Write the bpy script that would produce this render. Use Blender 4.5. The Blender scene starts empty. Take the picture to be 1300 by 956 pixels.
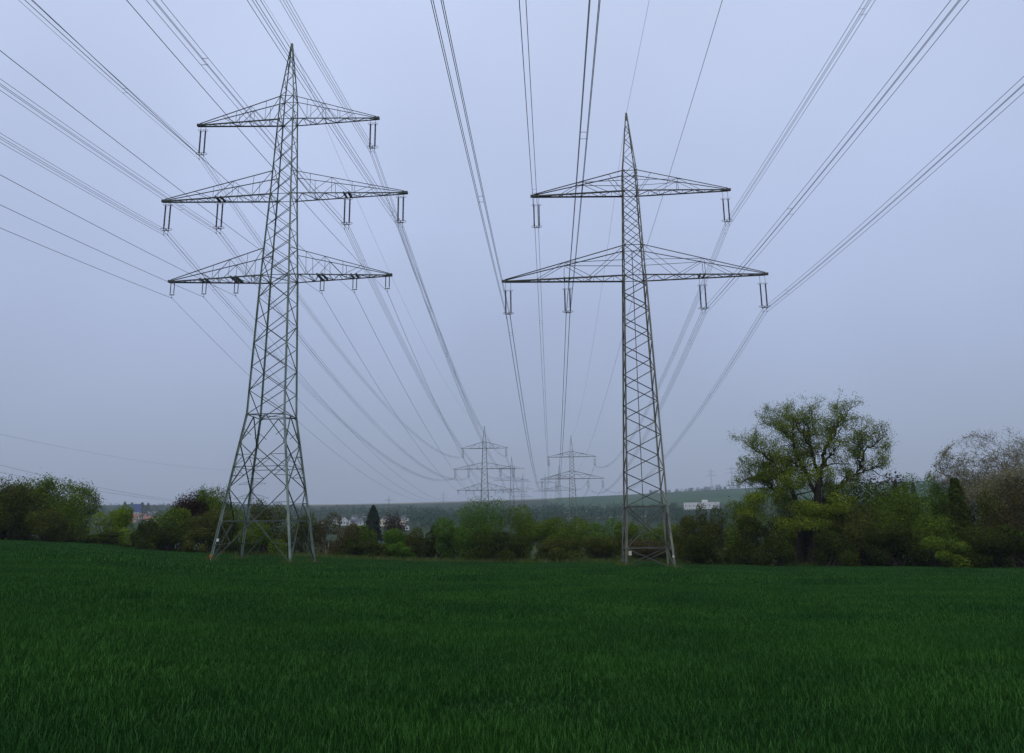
import bpy, math, random
import numpy as np
from mathutils import Vector, Matrix
random.seed(7)
rng = np.random.default_rng(11)
SC = bpy.context.scene
COL = SC.collection
EYE = 1.7                      # eye height over the field

# ------------------------------------------------------------------ camera
F, PITCH, ROLL = 1039.1, 0.227, 0.01305
_fw = np.array([0, math.cos(PITCH), math.sin(PITCH)])
_u0 = np.array([0, -math.sin(PITCH), math.cos(PITCH)])
_r0 = np.array([1.0, 0, 0])
_ri = _r0 * math.cos(ROLL) - _u0 * math.sin(ROLL)
_up = _u0 * math.cos(ROLL) + _r0 * math.sin(ROLL)
cd = bpy.data.cameras.new('camera')
cam = bpy.data.objects.new('camera', cd)
COL.objects.link(cam)
cd.sensor_width = 36.0
cd.sensor_fit = 'HORIZONTAL'
cd.lens = F / 1300 * 36
cd.shift_y = -45 / 1300
cd.clip_start = 0.1
cd.clip_end = 20000
M = Matrix(((_ri[0], _up[0], -_fw[0], 0), (_ri[1], _up[1], -_fw[1], 0), (_ri[2], _up[2], -_fw[2], EYE), (0, 0, 0, 1)))
cam.matrix_world = M
SC.camera = cam

# ------------------------------------------------------------------ sky and sun
SUN_EL, SUN_AZ = math.radians(46), math.radians(205)      # behind the camera, a little to the left
W = bpy.data.worlds.new('World')
SC.world = W
W.use_nodes = True
nt = W.node_tree
nt.nodes.clear()
wo = nt.nodes.new('ShaderNodeOutputWorld')
bg = nt.nodes.new('ShaderNodeBackground')
bg.inputs['Strength'].default_value = 0.1
sky = nt.nodes.new('ShaderNodeTexSky')
sky.sky_type = 'NISHITA'
sky.sun_disc = False
sky.sun_elevation = SUN_EL
sky.sun_rotation = SUN_AZ
sky.dust_density = 3.0
tc = nt.nodes.new('ShaderNodeTexCoord')
sep = nt.nodes.new('ShaderNodeSeparateXYZ')
nt.links.new(tc.outputs['Generated'], sep.inputs[0])
ramp = nt.nodes.new('ShaderNodeValToRGB')            # overcast layer: brighter towards the zenith
cr = ramp.color_ramp
stops = [(0.0, (3.12, 3.65, 4.92)), (0.07, (3.3, 3.92, 5.32)), (0.2, (4.2, 4.98, 7.05)), (0.36, (5.3, 6.2, 8.7)),
         (0.58, (6.2, 7.1, 9.6)), (1.0, (6.7, 7.5, 9.8))]
while len(cr.elements) < len(stops):
    cr.elements.new(0.5)
for e, (p, c) in zip(cr.elements, stops):
    e.position = p
    e.color = (c[0] / 10.5, c[1] / 10.5, c[2] / 10.5, 1)
nt.links.new(sep.outputs['Z'], ramp.inputs[0])
cn = nt.nodes.new('ShaderNodeTexNoise')              # soft unevenness of the cloud sheet
cn.inputs['Scale'].default_value = 2.2
cn.inputs['Detail'].default_value = 3.0
nt.links.new(tc.outputs['Generated'], cn.inputs['Vector'])
cm = nt.nodes.new('ShaderNodeMapRange')
cm.inputs['From Min'].default_value = 0.3
cm.inputs['From Max'].default_value = 0.7
cm.inputs['To Min'].default_value = 9.5
cm.inputs['To Max'].default_value = 11.1
nt.links.new(cn.outputs['Fac'], cm.inputs['Value'])
sc_ = nt.nodes.new('ShaderNodeVectorMath')
sc_.operation = 'SCALE'
nt.links.new(ramp.outputs['Color'], sc_.inputs[0])
nt.links.new(cm.outputs['Result'], sc_.inputs['Scale'])
mx = nt.nodes.new('ShaderNodeMix')
mx.data_type = 'RGBA'
mx.inputs['Factor'].default_value = 0.88
nt.links.new(sky.outputs['Color'], mx.inputs['A'])
nt.links.new(sc_.outputs['Vector'], mx.inputs['B'])
nt.links.new(mx.outputs['Result'], bg.inputs['Color'])
nt.links.new(bg.outputs[0], wo.inputs['Surface'])

sd = bpy.data.lights.new('sun', 'SUN')
sd.energy = 0.7
sd.angle = math.radians(14)
sd.color = (1.0, 0.95, 0.88)
sun = bpy.data.objects.new('sun', sd)
COL.objects.link(sun)
sun.location = (0, -20, 80)
# sun_rotation is measured clockwise from +Y
_sdir = Vector((math.sin(SUN_AZ) * math.cos(SUN_EL), math.cos(SUN_AZ) * math.cos(SUN_EL), math.sin(SUN_EL)))
sun.rotation_euler = _sdir.to_track_quat('Z', 'Y').to_euler()

SC.view_settings.view_transform = 'Standard'
SC.view_settings.look = 'None'
SC.view_settings.exposure = 0.0
SC.view_settings.gamma = 1.0
SC.cycles.volume_bounces = 1
SC.cycles.max_bounces = 6
SC.cycles.transparent_max_bounces = 8

# ------------------------------------------------------------------ geometry of the view (real positions from bearings)
def ray(px, py):
    return _fw + _ri * (px - 650) / F + _up * (433 - py) / F
def elev(px, py):
    d = ray(px, py)
    return d[2] / math.hypot(d[0], d[1])             # tangent of the elevation
def bearing(px, py=690):
    d = ray(px, py)
    h = math.hypot(d[0], d[1])
    return d[0] / h, d[1] / h

_apx = [0, 107, 190, 274, 340, 406, 520, 647, 818, 860, 1000, 1300]
_aa = [.0115, .0062, -.004, -.0087, -.0118, -.0145, -.02, -.0232, -.0235, -.027, -.029, -.033]
_at = [(p - 650) / 1066 for p in _apx]
_et = [-.62, -.3, 0, .2, .35, .62]   # field edge: distance along the view against bearing
_ee = [122, 119, 117, 112, 106, 104]
def edge(x, y):
    t = np.clip(x / np.maximum(y, 1e-3), -.62, .62)
    return np.interp(t, _et, _ee) * np.sqrt(1 + t * t) * 0.97
_rpx = [-2000, 0, 150, 420, 560, 700, 788, 930, 1100, 1300, 3000]
_ry = [641, 641, 641, 640, 637, 632, 628, 620, 612, 606, 606]
def ridge_tan(px):
    y = np.interp(px, _rpx, _ry)
    return y
_rt = [-5, -.62, -.47, -.216, -.084, .047, .129, .263, .42, .61, 5]
_re = [elev(min(max(p, 0), 1300), y) for p, y in zip(_rpx, _ry)]
def gz(x, y):
    x = np.asarray(x, float); y = np.asarray(y, float)
    d = np.hypot(x, y)
    yy = np.maximum(y, 0.0)
    t = np.where(y > 1, x / np.maximum(y, 1), np.sign(x) * .62 * np.clip(np.abs(x), 0, 1))
    tc_ = np.clip(t, -.7, .7)
    near = -1.7 + np.interp(tc_, _at, _aa) * np.minimum(yy, 125)
    near = near + .05 * np.sin(x * .21 + 1) * np.sin(y * .17) * np.clip(d / 20, 0, 1)
    rt = np.interp(np.where(y > 0, tc_, 0.0), _rt, _re)
    e = edge(x, y)
    kd = np.array([0, 190, 332, 380, 500, 700])
    ke = np.array([-.03, -.036, -.0325, -.0207, -.014, 0.0])
    # below 700 m: fixed slopes, beyond: share of the ridge angle
    low = np.interp(d, kd, ke)
    hi = np.interp(d, [700, 900, 1300, 1800, 2500], [0, .26, .53, .78, 1.0]) * rt
    far = np.where(d < 700, low, hi) * d
    zr = rt * 2500
    far = np.where(d > 2500, zr * (1 - np.clip((d - 2500) / 3500, 0, 1) * .6), far)
    w = np.clip((d - e) / 70, 0, 1)
    w = w * w * (3 - 2 * w)
    return EYE + near * (1 - w) + far * w
def ground_hit(px, py, d0=150, d1=2600):
    """the point of the land seen at that bearing and elevation"""
    bx, by = bearing(px, py)
    te = elev(px, py)
    d = np.linspace(d0, d1, 3000)
    g = gz(bx * d, by * d)
    k = np.argmax(g >= EYE + te * d)
    if not (g >= EYE + te * d).any():
        k = len(d) - 1
    return bx * d[k], by * d[k], float(g[k]), d[k]
def at(px, d):
    bx, by = bearing(px)
    return bx * d, by * d, float(gz(bx * d, by * d))
def zat(px, py, d):
    return EYE + elev(px, py) * d

# ------------------------------------------------------------------ materials
def new_mat(name):
    m = bpy.data.materials.new(name)
    m.use_nodes = True
    n = m.node_tree
    return m, n, n.nodes['Principled BSDF']
def noisy(name, c1, c2, scale=3.0, rough=.6, metal=0.0, spec=.3, bump=0, c3=None, coord='Object', island=0.0, trans=0.0):
    m, n, b = new_mat(name)
    t = n.nodes.new('ShaderNodeTexCoord')
    x = n.nodes.new('ShaderNodeTexNoise')
    x.inputs['Scale'].default_value = scale
    x.inputs['Detail'].default_value = 5
    n.links.new(t.outputs[coord], x.inputs['Vector'])
    r = n.nodes.new('ShaderNodeValToRGB')
    r.color_ramp.elements[0].position = .34
    r.color_ramp.elements[1].position = .66
    r.color_ramp.elements[0].color = (*c1, 1)
    r.color_ramp.elements[1].color = (*c2, 1)
    if c3:
        e = r.color_ramp.elements.new(.78)
        e.color = (*c3, 1)
    src = x.outputs['Fac']
    if island:
        g = n.nodes.new('ShaderNodeNewGeometry')
        ma = n.nodes.new('ShaderNodeMix')
        ma.data_type = 'FLOAT'
        ma.inputs['Factor'].default_value = island
        n.links.new(x.outputs['Fac'], ma.inputs['A'])
        n.links.new(g.outputs['Random Per Island'], ma.inputs['B'])
        src = ma.outputs['Result']
    n.links.new(src, r.inputs[0])
    n.links.new(r.outputs[0], b.inputs['Base Color'])
    b.inputs['Roughness'].default_value = rough
    b.inputs['Metallic'].default_value = metal
    b.inputs['Specular IOR Level'].default_value = spec
    if bump:
        bp = n.nodes.new('ShaderNodeBump')
        bp.inputs['Strength'].default_value = bump
        n.links.new(x.outputs['Fac'], bp.inputs['Height'])
        n.links.new(bp.outputs[0], b.inputs['Normal'])
    if trans:
        tr = n.nodes.new('ShaderNodeBsdfTranslucent')
        n.links.new(r.outputs[0], tr.inputs['Color'])
        ms = n.nodes.new('ShaderNodeMixShader')
        ms.inputs[0].default_value = trans
        n.links.new(b.outputs[0], ms.inputs[1])
        n.links.new(tr.outputs[0], ms.inputs[2])
        n.links.new(ms.outputs[0], n.nodes['Material Output'].inputs['Surface'])
    return m

MAT = {}
MAT['brace_green'] = noisy('shaded_steel_green', (.05, .065, .055), (.10, .125, .105), .8, .7, 0, .15)  # same steel as the legs, darkened to stand in for shaded undersides
MAT['brace_beige'] = noisy('shaded_weathered_steel', (.055, .06, .05), (.12, .125, .10), .8, .7, 0, .15)  # shaded copy of the beige leg steel, shade put into the colour
MAT['steel_green'] = noisy('lit_painted_steel_green', (.13, .18, .145), (.25, .315, .26), .8, .65, 0, .2)  # lit copy for the legs, front light put into the colour
MAT['steel_beige'] = noisy('lit_weathered_steel', (.13, .135, .11), (.25, .255, .205), .8, .65, 0, .2)  # lit copy for the beige legs, lighter tone carries the front light
MAT['steel_far'] = noisy('weathered_steel_far', (.05, .06, .058), (.1, .11, .105), .8, .7, 0, .15)
MAT['wire'] = noisy('aluminium_conductor', (.05, .052, .055), (.09, .092, .096), 2, .6, 0, .2)
MAT['porcelain'] = noisy('brown_porcelain', (.035, .022, .018), (.06, .035, .028), 5, .25, 0, .5)
MAT['fitting'] = noisy('galvanised_fitting', (.14, .15, .15), (.24, .25, .25), 4, .5, .5, .5)
MAT['concrete'] = noisy('footing_concrete', (.10, .10, .085), (.17, .165, .145), 4, .9)
MAT['plate_cream'] = noisy('cream_plate', (.55, .5, .36), (.66, .6, .45), 4, .5)
MAT['plate_orange'] = noisy('orange_plate', (.5, .16, .05), (.6, .2, .06), 4, .5)
MAT['plate_white'] = noisy('white_plate', (.6, .6, .58), (.75, .75, .72), 4, .5)
MAT['soil'] = noisy('field_soil_and_crop', (.007, .016, .006), (.013, .030, .010), .5, 1, 0, 0, 0)
MAT['bank'] = noisy('rough_grass_bank', (.03, .055, .018), (.075, .09, .03), .35, 1, 0, 0, 0)
MAT['valley'] = noisy('valley_land', (.024, .042, .022), (.045, .066, .030), .006, 1, 0, 0, 0, (.075, .085, .05))
MAT['meadow'] = noisy('hill_meadow', (.032, .070, .032), (.055, .105, .045), .008, 1, 0, 0)
MAT['stubble'] = noisy('pale_hill_field', (.17, .165, .12), (.24, .23, .17), .01, 1, 0, 0)
MAT['blade'] = noisy('wheat_blade', (.012, .050, .008), (.028, .114, .017), .35, .6, 0, .05, 0, (.085, .23, .055), island=.8, trans=.2)
MAT['white_wall'] = noisy('white_render', (.52, .52, .51), (.66, .66, .64), .3, .8)
MAT['grey_roof'] = noisy('grey_slate', (.06, .065, .075), (.11, .115, .125), .5, .6)
MAT['red_roof'] = noisy('red_clay_roof', (.24, .10, .06), (.34, .15, .09), .5, .8)
MAT['cream_wall'] = noisy('cream_render', (.55, .48, .36), (.66, .58, .44), .3, .8)
MAT['orange_wall'] = noisy('salmon_render', (.5, .26, .17), (.6, .32, .2), .3, .8)
MAT['blue_wall'] = noisy('blue_cladding', (.03, .06, .2), (.05, .09, .28), .2, .5)
MAT['glass'] = noisy('dark_window_glass', (.03, .035, .045), (.05, .055, .065), 1, .15, 0, .5)
MAT['bark'] = noisy('dark_bark', (.025, .02, .016), (.05, .042, .034), 3, .9, 0, .1)
MAT['bark_grey'] = noisy('grey_brown_bark', (.075, .065, .05), (.13, .115, .09), 3, .9, 0, .1)
MAT['bark_pale'] = noisy('pale_bark', (.2, .17, .12), (.3, .26, .18), 3, .9, 0, .1)
_n = MAT['blade'].node_tree                 # patches of paler and darker growth across the field
_b = _n.nodes['Principled BSDF']
_g = _n.nodes.new('ShaderNodeNewGeometry'); _x = _n.nodes.new('ShaderNodeTexNoise'); _x.inputs['Scale'].default_value = .22; _x.inputs['Detail'].default_value = 4
_n.links.new(_g.outputs['Position'], _x.inputs['Vector'])
_r = _n.nodes.new('ShaderNodeValToRGB'); _r.color_ramp.elements[0].position = .32; _r.color_ramp.elements[1].position = .7
_r.color_ramp.elements[0].color = (.62, .66, .75, 1); _r.color_ramp.elements[1].color = (1.3, 1.18, .95, 1)
_n.links.new(_x.outputs['Fac'], _r.inputs[0])
_m = _n.nodes.new('ShaderNodeMix'); _m.data_type = 'RGBA'; _m.blend_type = 'MULTIPLY'; _m.inputs['Factor'].default_value = 1
_src = _b.inputs['Base Color'].links[0].from_socket
_n.links.new(_src, _m.inputs['A']); _n.links.new(_r.outputs[0], _m.inputs['B']); _n.links.new(_m.outputs['Result'], _b.inputs['Base Color'])
def leaf_mat(name, a, b_, c):
    MAT[name] = noisy('leaves_' + name, a, b_, .45, .8, 0, .04, 0, c, island=.5, trans=.3)
leaf_mat('dk', (.030, .046, .006), (.062, .088, .010), (.105, .138, .018))  # dark leaves, deepened further to carry the shade low in the hedge
leaf_mat('md', (.064, .106, .009), (.135, .205, .017), (.21, .28, .028))
leaf_mat('gr', (.052, .116, .010), (.108, .215, .020), (.17, .30, .032))
leaf_mat('yg', (.12, .19, .012), (.20, .29, .018), (.28, .37, .032))
leaf_mat('ol', (.054, .066, .010), (.102, .122, .018), (.17, .185, .033))
leaf_mat('br', (.066, .058, .018), (.105, .092, .030), (.155, .135, .048))
leaf_mat('oak', (.105, .155, .013), (.215, .285, .022), (.35, .39, .055))
leaf_mat('grey', (.21, .20, .09), (.31, .295, .14), (.42, .40, .20))
leaf_mat('copper', (.040, .022, .014), (.068, .038, .024), (.10, .056, .034))
leaf_mat('needle', (.018, .030, .016), (.032, .048, .024), (.045, .062, .03))
leaf_mat('far', (.024, .062, .032), (.045, .095, .044), (.075, .13, .055))

# ------------------------------------------------------------------ helpers
def tag(o, label=None, cat=None, group=None, kind=None):
    if label: o['label'] = label
    if cat: o['category'] = cat
    if group: o['group'] = group
    if kind: o['kind'] = kind
    return o
def link(name, me, mat, parent=None, smooth=False):
    o = bpy.data.objects.new(name, me)
    COL.objects.link(o)
    if mat is not None and not me.materials:
        me.materials.append(mat)
    if parent is not None:
        o.parent = parent
    if smooth and len(me.polygons):
        me.polygons.foreach_set('use_smooth', np.ones(len(me.polygons), bool))
    return o
def empty(name, loc=(0, 0, 0), rz=0.0):
    o = bpy.data.objects.new(name, None)
    COL.objects.link(o)
    o.location = loc
    o.rotation_euler = (0, 0, rz)
    o.empty_display_size = .5
    return o
def mesh_np(name, V, Q):
    """V (n,3), Q (m,k) with equal face size k"""
    me = bpy.data.meshes.new(name)
    V = np.ascontiguousarray(V, np.float32); Q = np.ascontiguousarray(Q, np.int32)
    me.vertices.add(len(V)); me.vertices.foreach_set('co', V.ravel())
    m, k = Q.shape
    me.loops.add(m * k); me.loops.foreach_set('vertex_index', Q.ravel())
    me.polygons.add(m)
    me.polygons.foreach_set('loop_start', np.arange(0, m * k, k, dtype=np.int32))
    me.update(calc_edges=True)
    return me
def mesh_py(name, V, Fs):
    me = bpy.data.meshes.new(name)
    me.from_pydata([tuple(map(float, v)) for v in V], [], [tuple(f) for f in Fs])
    me.update()
    return me
class MB:
    def __init__(s): s.V = []; s.F = []
    def add(s, V, Fs):
        o = len(s.V)
        s.V += [tuple(map(float, v)) for v in V]
        s.F += [tuple(i + o for i in f) for f in Fs]
        return s
    def box(s, c, sz, rz=0.0):
        c = np.array(c, float); h = np.array(sz, float) / 2
        cs, sn = math.cos(rz), math.sin(rz)
        V = []
        for k in (-1, 1):
            for (i, j) in ((-1, -1), (1, -1), (1, 1), (-1, 1)):
                x, y = i * h[0], j * h[1]
                V.append((c[0] + x * cs - y * sn, c[1] + x * sn + y * cs, c[2] + k * h[2]))
        return s.add(V, [(3, 2, 1, 0), (4, 5, 6, 7), (0, 1, 5, 4), (1, 2, 6, 5), (2, 3, 7, 6), (3, 0, 4, 7)])
    def bar(s, a, b, r, n=6, r2=None):
        a = Vector(a); b = Vector(b); r2 = r if r2 is None else r2
        ax = (b - a).normalized()
        u = ax.orthogonal().normalized(); v = ax.cross(u)
        V = []
        for p, rr in ((a, r), (b, r2)):
            for k in range(n):
                q = p + (u * math.cos(2 * math.pi * k / n) + v * math.sin(2 * math.pi * k / n)) * rr
                V.append(q)
        Fs = [(k, (k + 1) % n, n + (k + 1) % n, n + k) for k in range(n)]
        Fs += [tuple(range(n))[::-1], tuple(range(n, 2 * n))]
        return s.add(V, Fs)
    def angle(s, a, b, w, t, hint):
        """rolled angle section (L profile) from a to b; one flange faces hint"""
        a = Vector(a); b = Vector(b)
        ax = (b - a).normalized()
        u = Vector(hint) - ax * ax.dot(Vector(hint))
        if u.length < 1e-4: u = ax.orthogonal()
        u.normalize(); v = ax.cross(u)
        pr = [(0, 0), (w, 0), (w, t), (t, t), (t, w), (0, w)]
        V = [p + u * (-i + w / 2) + v * (j - w / 2) for p in (a, b) for i, j in pr]
        Fs = [(k, (k + 1) % 6, 6 + (k + 1) % 6, 6 + k) for k in range(6)]
        Fs += [(5, 4, 3, 2, 1, 0), (6, 7, 8, 9, 10, 11)]
        return s.add(V, Fs)
    def build(s, name, mat, parent=None, smooth=False):
        return link(name, mesh_py(name, s.V, s.F), mat, parent, smooth)
def copy_tree(o, parent=None):
    c = o.copy(); COL.objects.link(c)
    if parent is not None: c.parent = parent
    for ch in list(o.children): copy_tree(ch, c)
    return c

# ------------------------------------------------------------------ ground sheet
def build_ground():
    ang = np.concatenate([np.linspace(-math.pi, -.75, 60, endpoint=False), np.linspace(-.75, .75, 300, endpoint=False),
                          np.linspace(.75, math.pi, 60, endpoint=False)])
    rad = np.concatenate([np.linspace(1.5, 10, 10, endpoint=False), np.geomspace(10, 130, 60, endpoint=False),
                          np.geomspace(130, 2600, 90, endpoint=False), np.geomspace(2600, 9000, 14)])
    A, R = np.meshgrid(ang, rad)
    X = R * np.sin(A); Y = R * np.cos(A)
    Z = gz(X, Y)
    na, nr = len(ang), len(rad)
    V = np.concatenate([np.stack([X, Y, Z], -1).reshape(-1, 3), [[0, 0, 0.0]]])
    i = np.arange(nr - 1)[:, None] * na; j = np.arange(na)[None]
    j2 = (j + 1) % na
    Q = np.stack([i + j, i + j2, i + na + j2, i + na + j], -1).reshape(-1, 4)
    me = mesh_np('ground', V, Q[:, ::-1])
    # centre fan
    import bmesh
    bm = bmesh.new(); bm.from_mesh(me); bm.verts.ensure_lookup_table()
    for k in range(na):
        bm.faces.new((bm.verts[len(V) - 1], bm.verts[(k + 1) % na], bm.verts[k]))
    bm.to_mesh(me); bm.free()
    for k in ('soil', 'bank', 'valley', 'meadow', 'stubble'):
        me.materials.append(MAT[k])
    n = len(me.polygons)
    C = np.zeros(n * 3); me.polygons.foreach_get('center', C); C = C.reshape(-1, 3)
    d = np.hypot(C[:, 0], C[:, 1]); e = edge(C[:, 0], C[:, 1]); t = C[:, 0] / np.maximum(C[:, 1], 1)
    idx = np.where(d < e + 1, 0, np.where(d < 420, 1, 2))
    back = C[:, 1] < 0
    idx = np.where(back, np.where(d < 130, 0, 1), idx)
    front = (~back) & (d > 600)
    idx = np.where(front & (t > .045) & (t < .5) & (d > 1500) & (d < 2450), 3, idx)
    idx = np.where(front & (t > -.26) & (t < .05) & (d > 2380) & (d < 2700), 4, idx)
    idx = np.where(front & (t > .06) & (t < .2) & (d > 1000) & (d < 1050), 4, idx)
    idx = np.where(front & (t > -.2) & (t < -.1) & (d > 1550) & (d < 1800), 3, idx)
    me.polygons.foreach_set('material_index', idx.astype(np.int32))
    me.polygons.foreach_set('use_smooth', np.ones(n, bool))
    o = link('ground', me, None)
    tag(o, 'gently sloping crop field running down to a valley and far hills', kind='structure')
build_ground()

# ------------------------------------------------------------------ young wheat: clumps of blades instanced on points
def blade_patch(name, n, size, h, w, seed):
    r = np.random.default_rng(seed)
    x = r.uniform(-size / 2, size / 2, n); y = r.uniform(-size / 2, size / 2, n)
    a = r.uniform(0, 2 * math.pi, n); hh = h * r.uniform(.6, 1.15, n); ww = w * r.uniform(.7, 1.3, n)
    lean = r.uniform(.05, .55, n) * hh; la = r.uniform(0, 2 * math.pi, n)
    c, s = np.cos(a), np.sin(a); lx, ly = np.cos(la) * lean, np.sin(la) * lean
    def P(k, side, wf):
        z = hh * [0, .55, 1][k]; b = [0, .28, 1][k]
        return np.stack([x + c * ww * side * wf + lx * b, y + s * ww * side * wf + ly * b, z - .02], -1)
    V = np.stack([P(0, -.5, 1), P(0, .5, 1), P(1, .5, .9), P(1, -.5, .9), P(2, .5, .12), P(2, -.5, .12)], 1).reshape(-1, 3)
    b = np.arange(n)[:, None] * 6
    Q = np.concatenate([b + [0, 1, 2, 3], b + [3, 2, 4, 5]])
    me = mesh_np(name, V, Q)
    me.materials.append(MAT['blade'])
    return me
def build_wheat():
    src = bpy.data.collections.new('wheat_clumps')
    specs = [(680, 1.0, .135, .0065)] * 5 + [(560, 1.5, .14, .0105)] * 4 + [(380, 2.6, .16, .026)] * 4
    for k, (n, s, h, w) in enumerate(specs):
        o = bpy.data.objects.new('clump_%02d' % k, blade_patch('wheat_clump', n, s, h, w, 50 + k))
        src.objects.link(o)
    pts, rot, scl, idx = [], [], [], []
    def band(y0, y1, dens, ids):
        st = 1 / math.sqrt(dens)
        xx, yy = np.meshgrid(np.arange(-.8 * y1 - 7, .8 * y1 + 7, st), np.arange(y0, y1, st))
        x = (xx + rng.uniform(-.5, .5, xx.shape) * st).ravel(); y = (yy + rng.uniform(-.5, .5, xx.shape) * st).ravel()
        k = np.abs(x) < .78 * y + 7; x, y = x[k], y[k]
        ok = np.hypot(x, y) < edge(x, y) + .5
        x, y = x[ok], y[ok]
        # uneven growth: low-frequency waves set the height of the crop
        g = 1 + .16 * np.sin(x * .9 + 2 * np.sin(y * .31)) * np.sin(y * 1.1 + x * .25) + .12 * np.sin(y * .43 + x * .06 + 1.3 * np.sin(x * .11))
        for k in range(len(x)):
            pts.append((x[k], y[k], 0)); rot.append((0, 0, rng.uniform(0, 6.28)))
            s = g[k] * rng.uniform(.75, 1.2) * (.55 if math.sin(x[k] * .53 + 1.7 * math.sin(y[k] * .21)) * math.sin(y[k] * .83 + .6 * math.sin(x[k] * .3)) > .8 else 1)
            scl.append((1, 1, s)); idx.append(int(rng.choice(ids)))
    band(4.5, 20, 3.2, [0, 1, 2, 3, 4])
    band(20, 45, 1.4, [5, 6, 7, 8])
    band(45, 126, .45, [9, 10, 11, 12])
    P = np.array(pts); P[:, 2] = gz(P[:, 0], P[:, 1])
    me = bpy.data.meshes.new('wheat')
    me.vertices.add(len(P)); me.vertices.foreach_set('co', P.astype(np.float32).ravel())
    for nm, tp, key, data in (('rot', 'FLOAT_VECTOR', 'vector', rot), ('scl', 'FLOAT_VECTOR', 'vector', scl), ('vid', 'INT', 'value', idx)):
        at_ = me.attributes.new(nm, tp, 'POINT')
        at_.data.foreach_set(key, np.array(data, np.int32 if tp == 'INT' else np.float32).ravel())
    me.update()
    o = link('wheat', me, MAT['blade'])
    tag(o, 'dense dark green young wheat covering the whole field', kind='stuff')
    ng = bpy.data.node_groups.new('wheat_scatter', 'GeometryNodeTree')
    ng.interface.new_socket('Geometry', in_out='INPUT', socket_type='NodeSocketGeometry')
    ng.interface.new_socket('Geometry', in_out='OUTPUT', socket_type='NodeSocketGeometry')
    gi = ng.nodes.new('NodeGroupInput'); go = ng.nodes.new('NodeGroupOutput')
    ci = ng.nodes.new('GeometryNodeCollectionInfo')
    ci.inputs['Collection'].default_value = src
    ci.inputs['Separate Children'].default_value = True
    ci.inputs['Reset Children'].default_value = True
    ip = ng.nodes.new('GeometryNodeInstanceOnPoints')
    ip.inputs['Pick Instance'].default_value = True
    def attr(nm, tp):
        a = ng.nodes.new('GeometryNodeInputNamedAttribute'); a.data_type = tp
        a.inputs['Name'].default_value = nm
        return [s for s in a.outputs if s.enabled and s.name == 'Attribute'][0]
    ng.links.new(gi.outputs[0], ip.inputs['Points'])
    ng.links.new(ci.outputs[0], ip.inputs['Instance'])
    ng.links.new(attr('vid', 'INT'), ip.inputs['Instance Index'])
    ng.links.new(attr('rot', 'FLOAT_VECTOR'), ip.inputs['Rotation'])
    ng.links.new(attr('scl', 'FLOAT_VECTOR'), ip.inputs['Scale'])
    ng.links.new(ip.outputs[0], go.inputs[0])
    md = o.modifiers.new('scatter', 'NODES'); md.node_group = ng
build_wheat()

# ------------------------------------------------------------------ pylons
class Lattice:
    """a lattice tower; local x runs along the crossarms, y along the line, z up from the foot"""
    def __init__(s, knots, mat, bmat=None):
        s.kz = [k[0] for k in knots]; s.kw = [k[1] for k in knots]; s.mat = mat; s.bmat = bmat or mat
        s.items = []                # (part name, parent key, MB)
    def w(s, z): return float(np.interp(z, s.kz, s.kw))
    def c(s, z, sx, sy):
        h = s.w(z) / 2
        return (sx * h, sy * h, z)
    def leg(s, sx, sy, w0, w1, foot):
        b = MB(); zt = s.kz[-1]
        zs = [foot] + [z for z in s.kz[1:]]
        for a, e in zip(zs[:-1], zs[1:]):
            ww = w0 + (w1 - w0) * max(a, 0) / zt
            pa = s.c(max(a, 0), sx, sy)
            if a < 0:
                k = (s.w(0) - s.w(s.kz[1])) / (2 * s.kz[1])
                pa = (pa[0] - sx * a * -k * -1, pa[1] - sy * a * -k * -1, a)
            b.angle(pa, s.c(e, sx, sy), ww, ww * .22, (sx, 0, 0))
        return b
FACES = {'front': ((-1, -1), (1, -1), (0, -1, 0)), 'back': ((-1, 1), (1, 1), (0, 1, 0)),
         'left': ((-1, -1), (-1, 1), (-1, 0, 0)), 'right': ((1, -1), (1, 1), (1, 0, 0))}
def leg_fittings(T, root, leg, sx, sy, zs, w):
    b = MB()
    for z in zs:
        c = T.c(z, sx, sy)
        b.box((c[0] - sx * w, c[1] + sy * .015, c[2]), (w * 2.2, .02, w * 2.6)); b.box((c[0] + sx * .015, c[1] - sy * w, c[2]), (.02, w * 2.2, w * 2.6))
    b.build('gusset_plates', T.mat, leg)['kind'] = 'stuff'
    if sx > 0 and sy < 0:
        k = MB(); z = 3.0
        while z < T.kz[-1] - 5:
            c = T.c(z, sx, sy); k.bar((c[0], c[1], z), (c[0] + .2, c[1], z), .012, 4); z += .4
        k.build('step_bolts', MAT['fitting'], leg)['kind'] = 'stuff'
def brace_obj(root, a, b, w, hint, mat, name='brace'):
    return MB().angle(a, b, w, w * .22, hint).build(name, mat, root)

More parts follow.
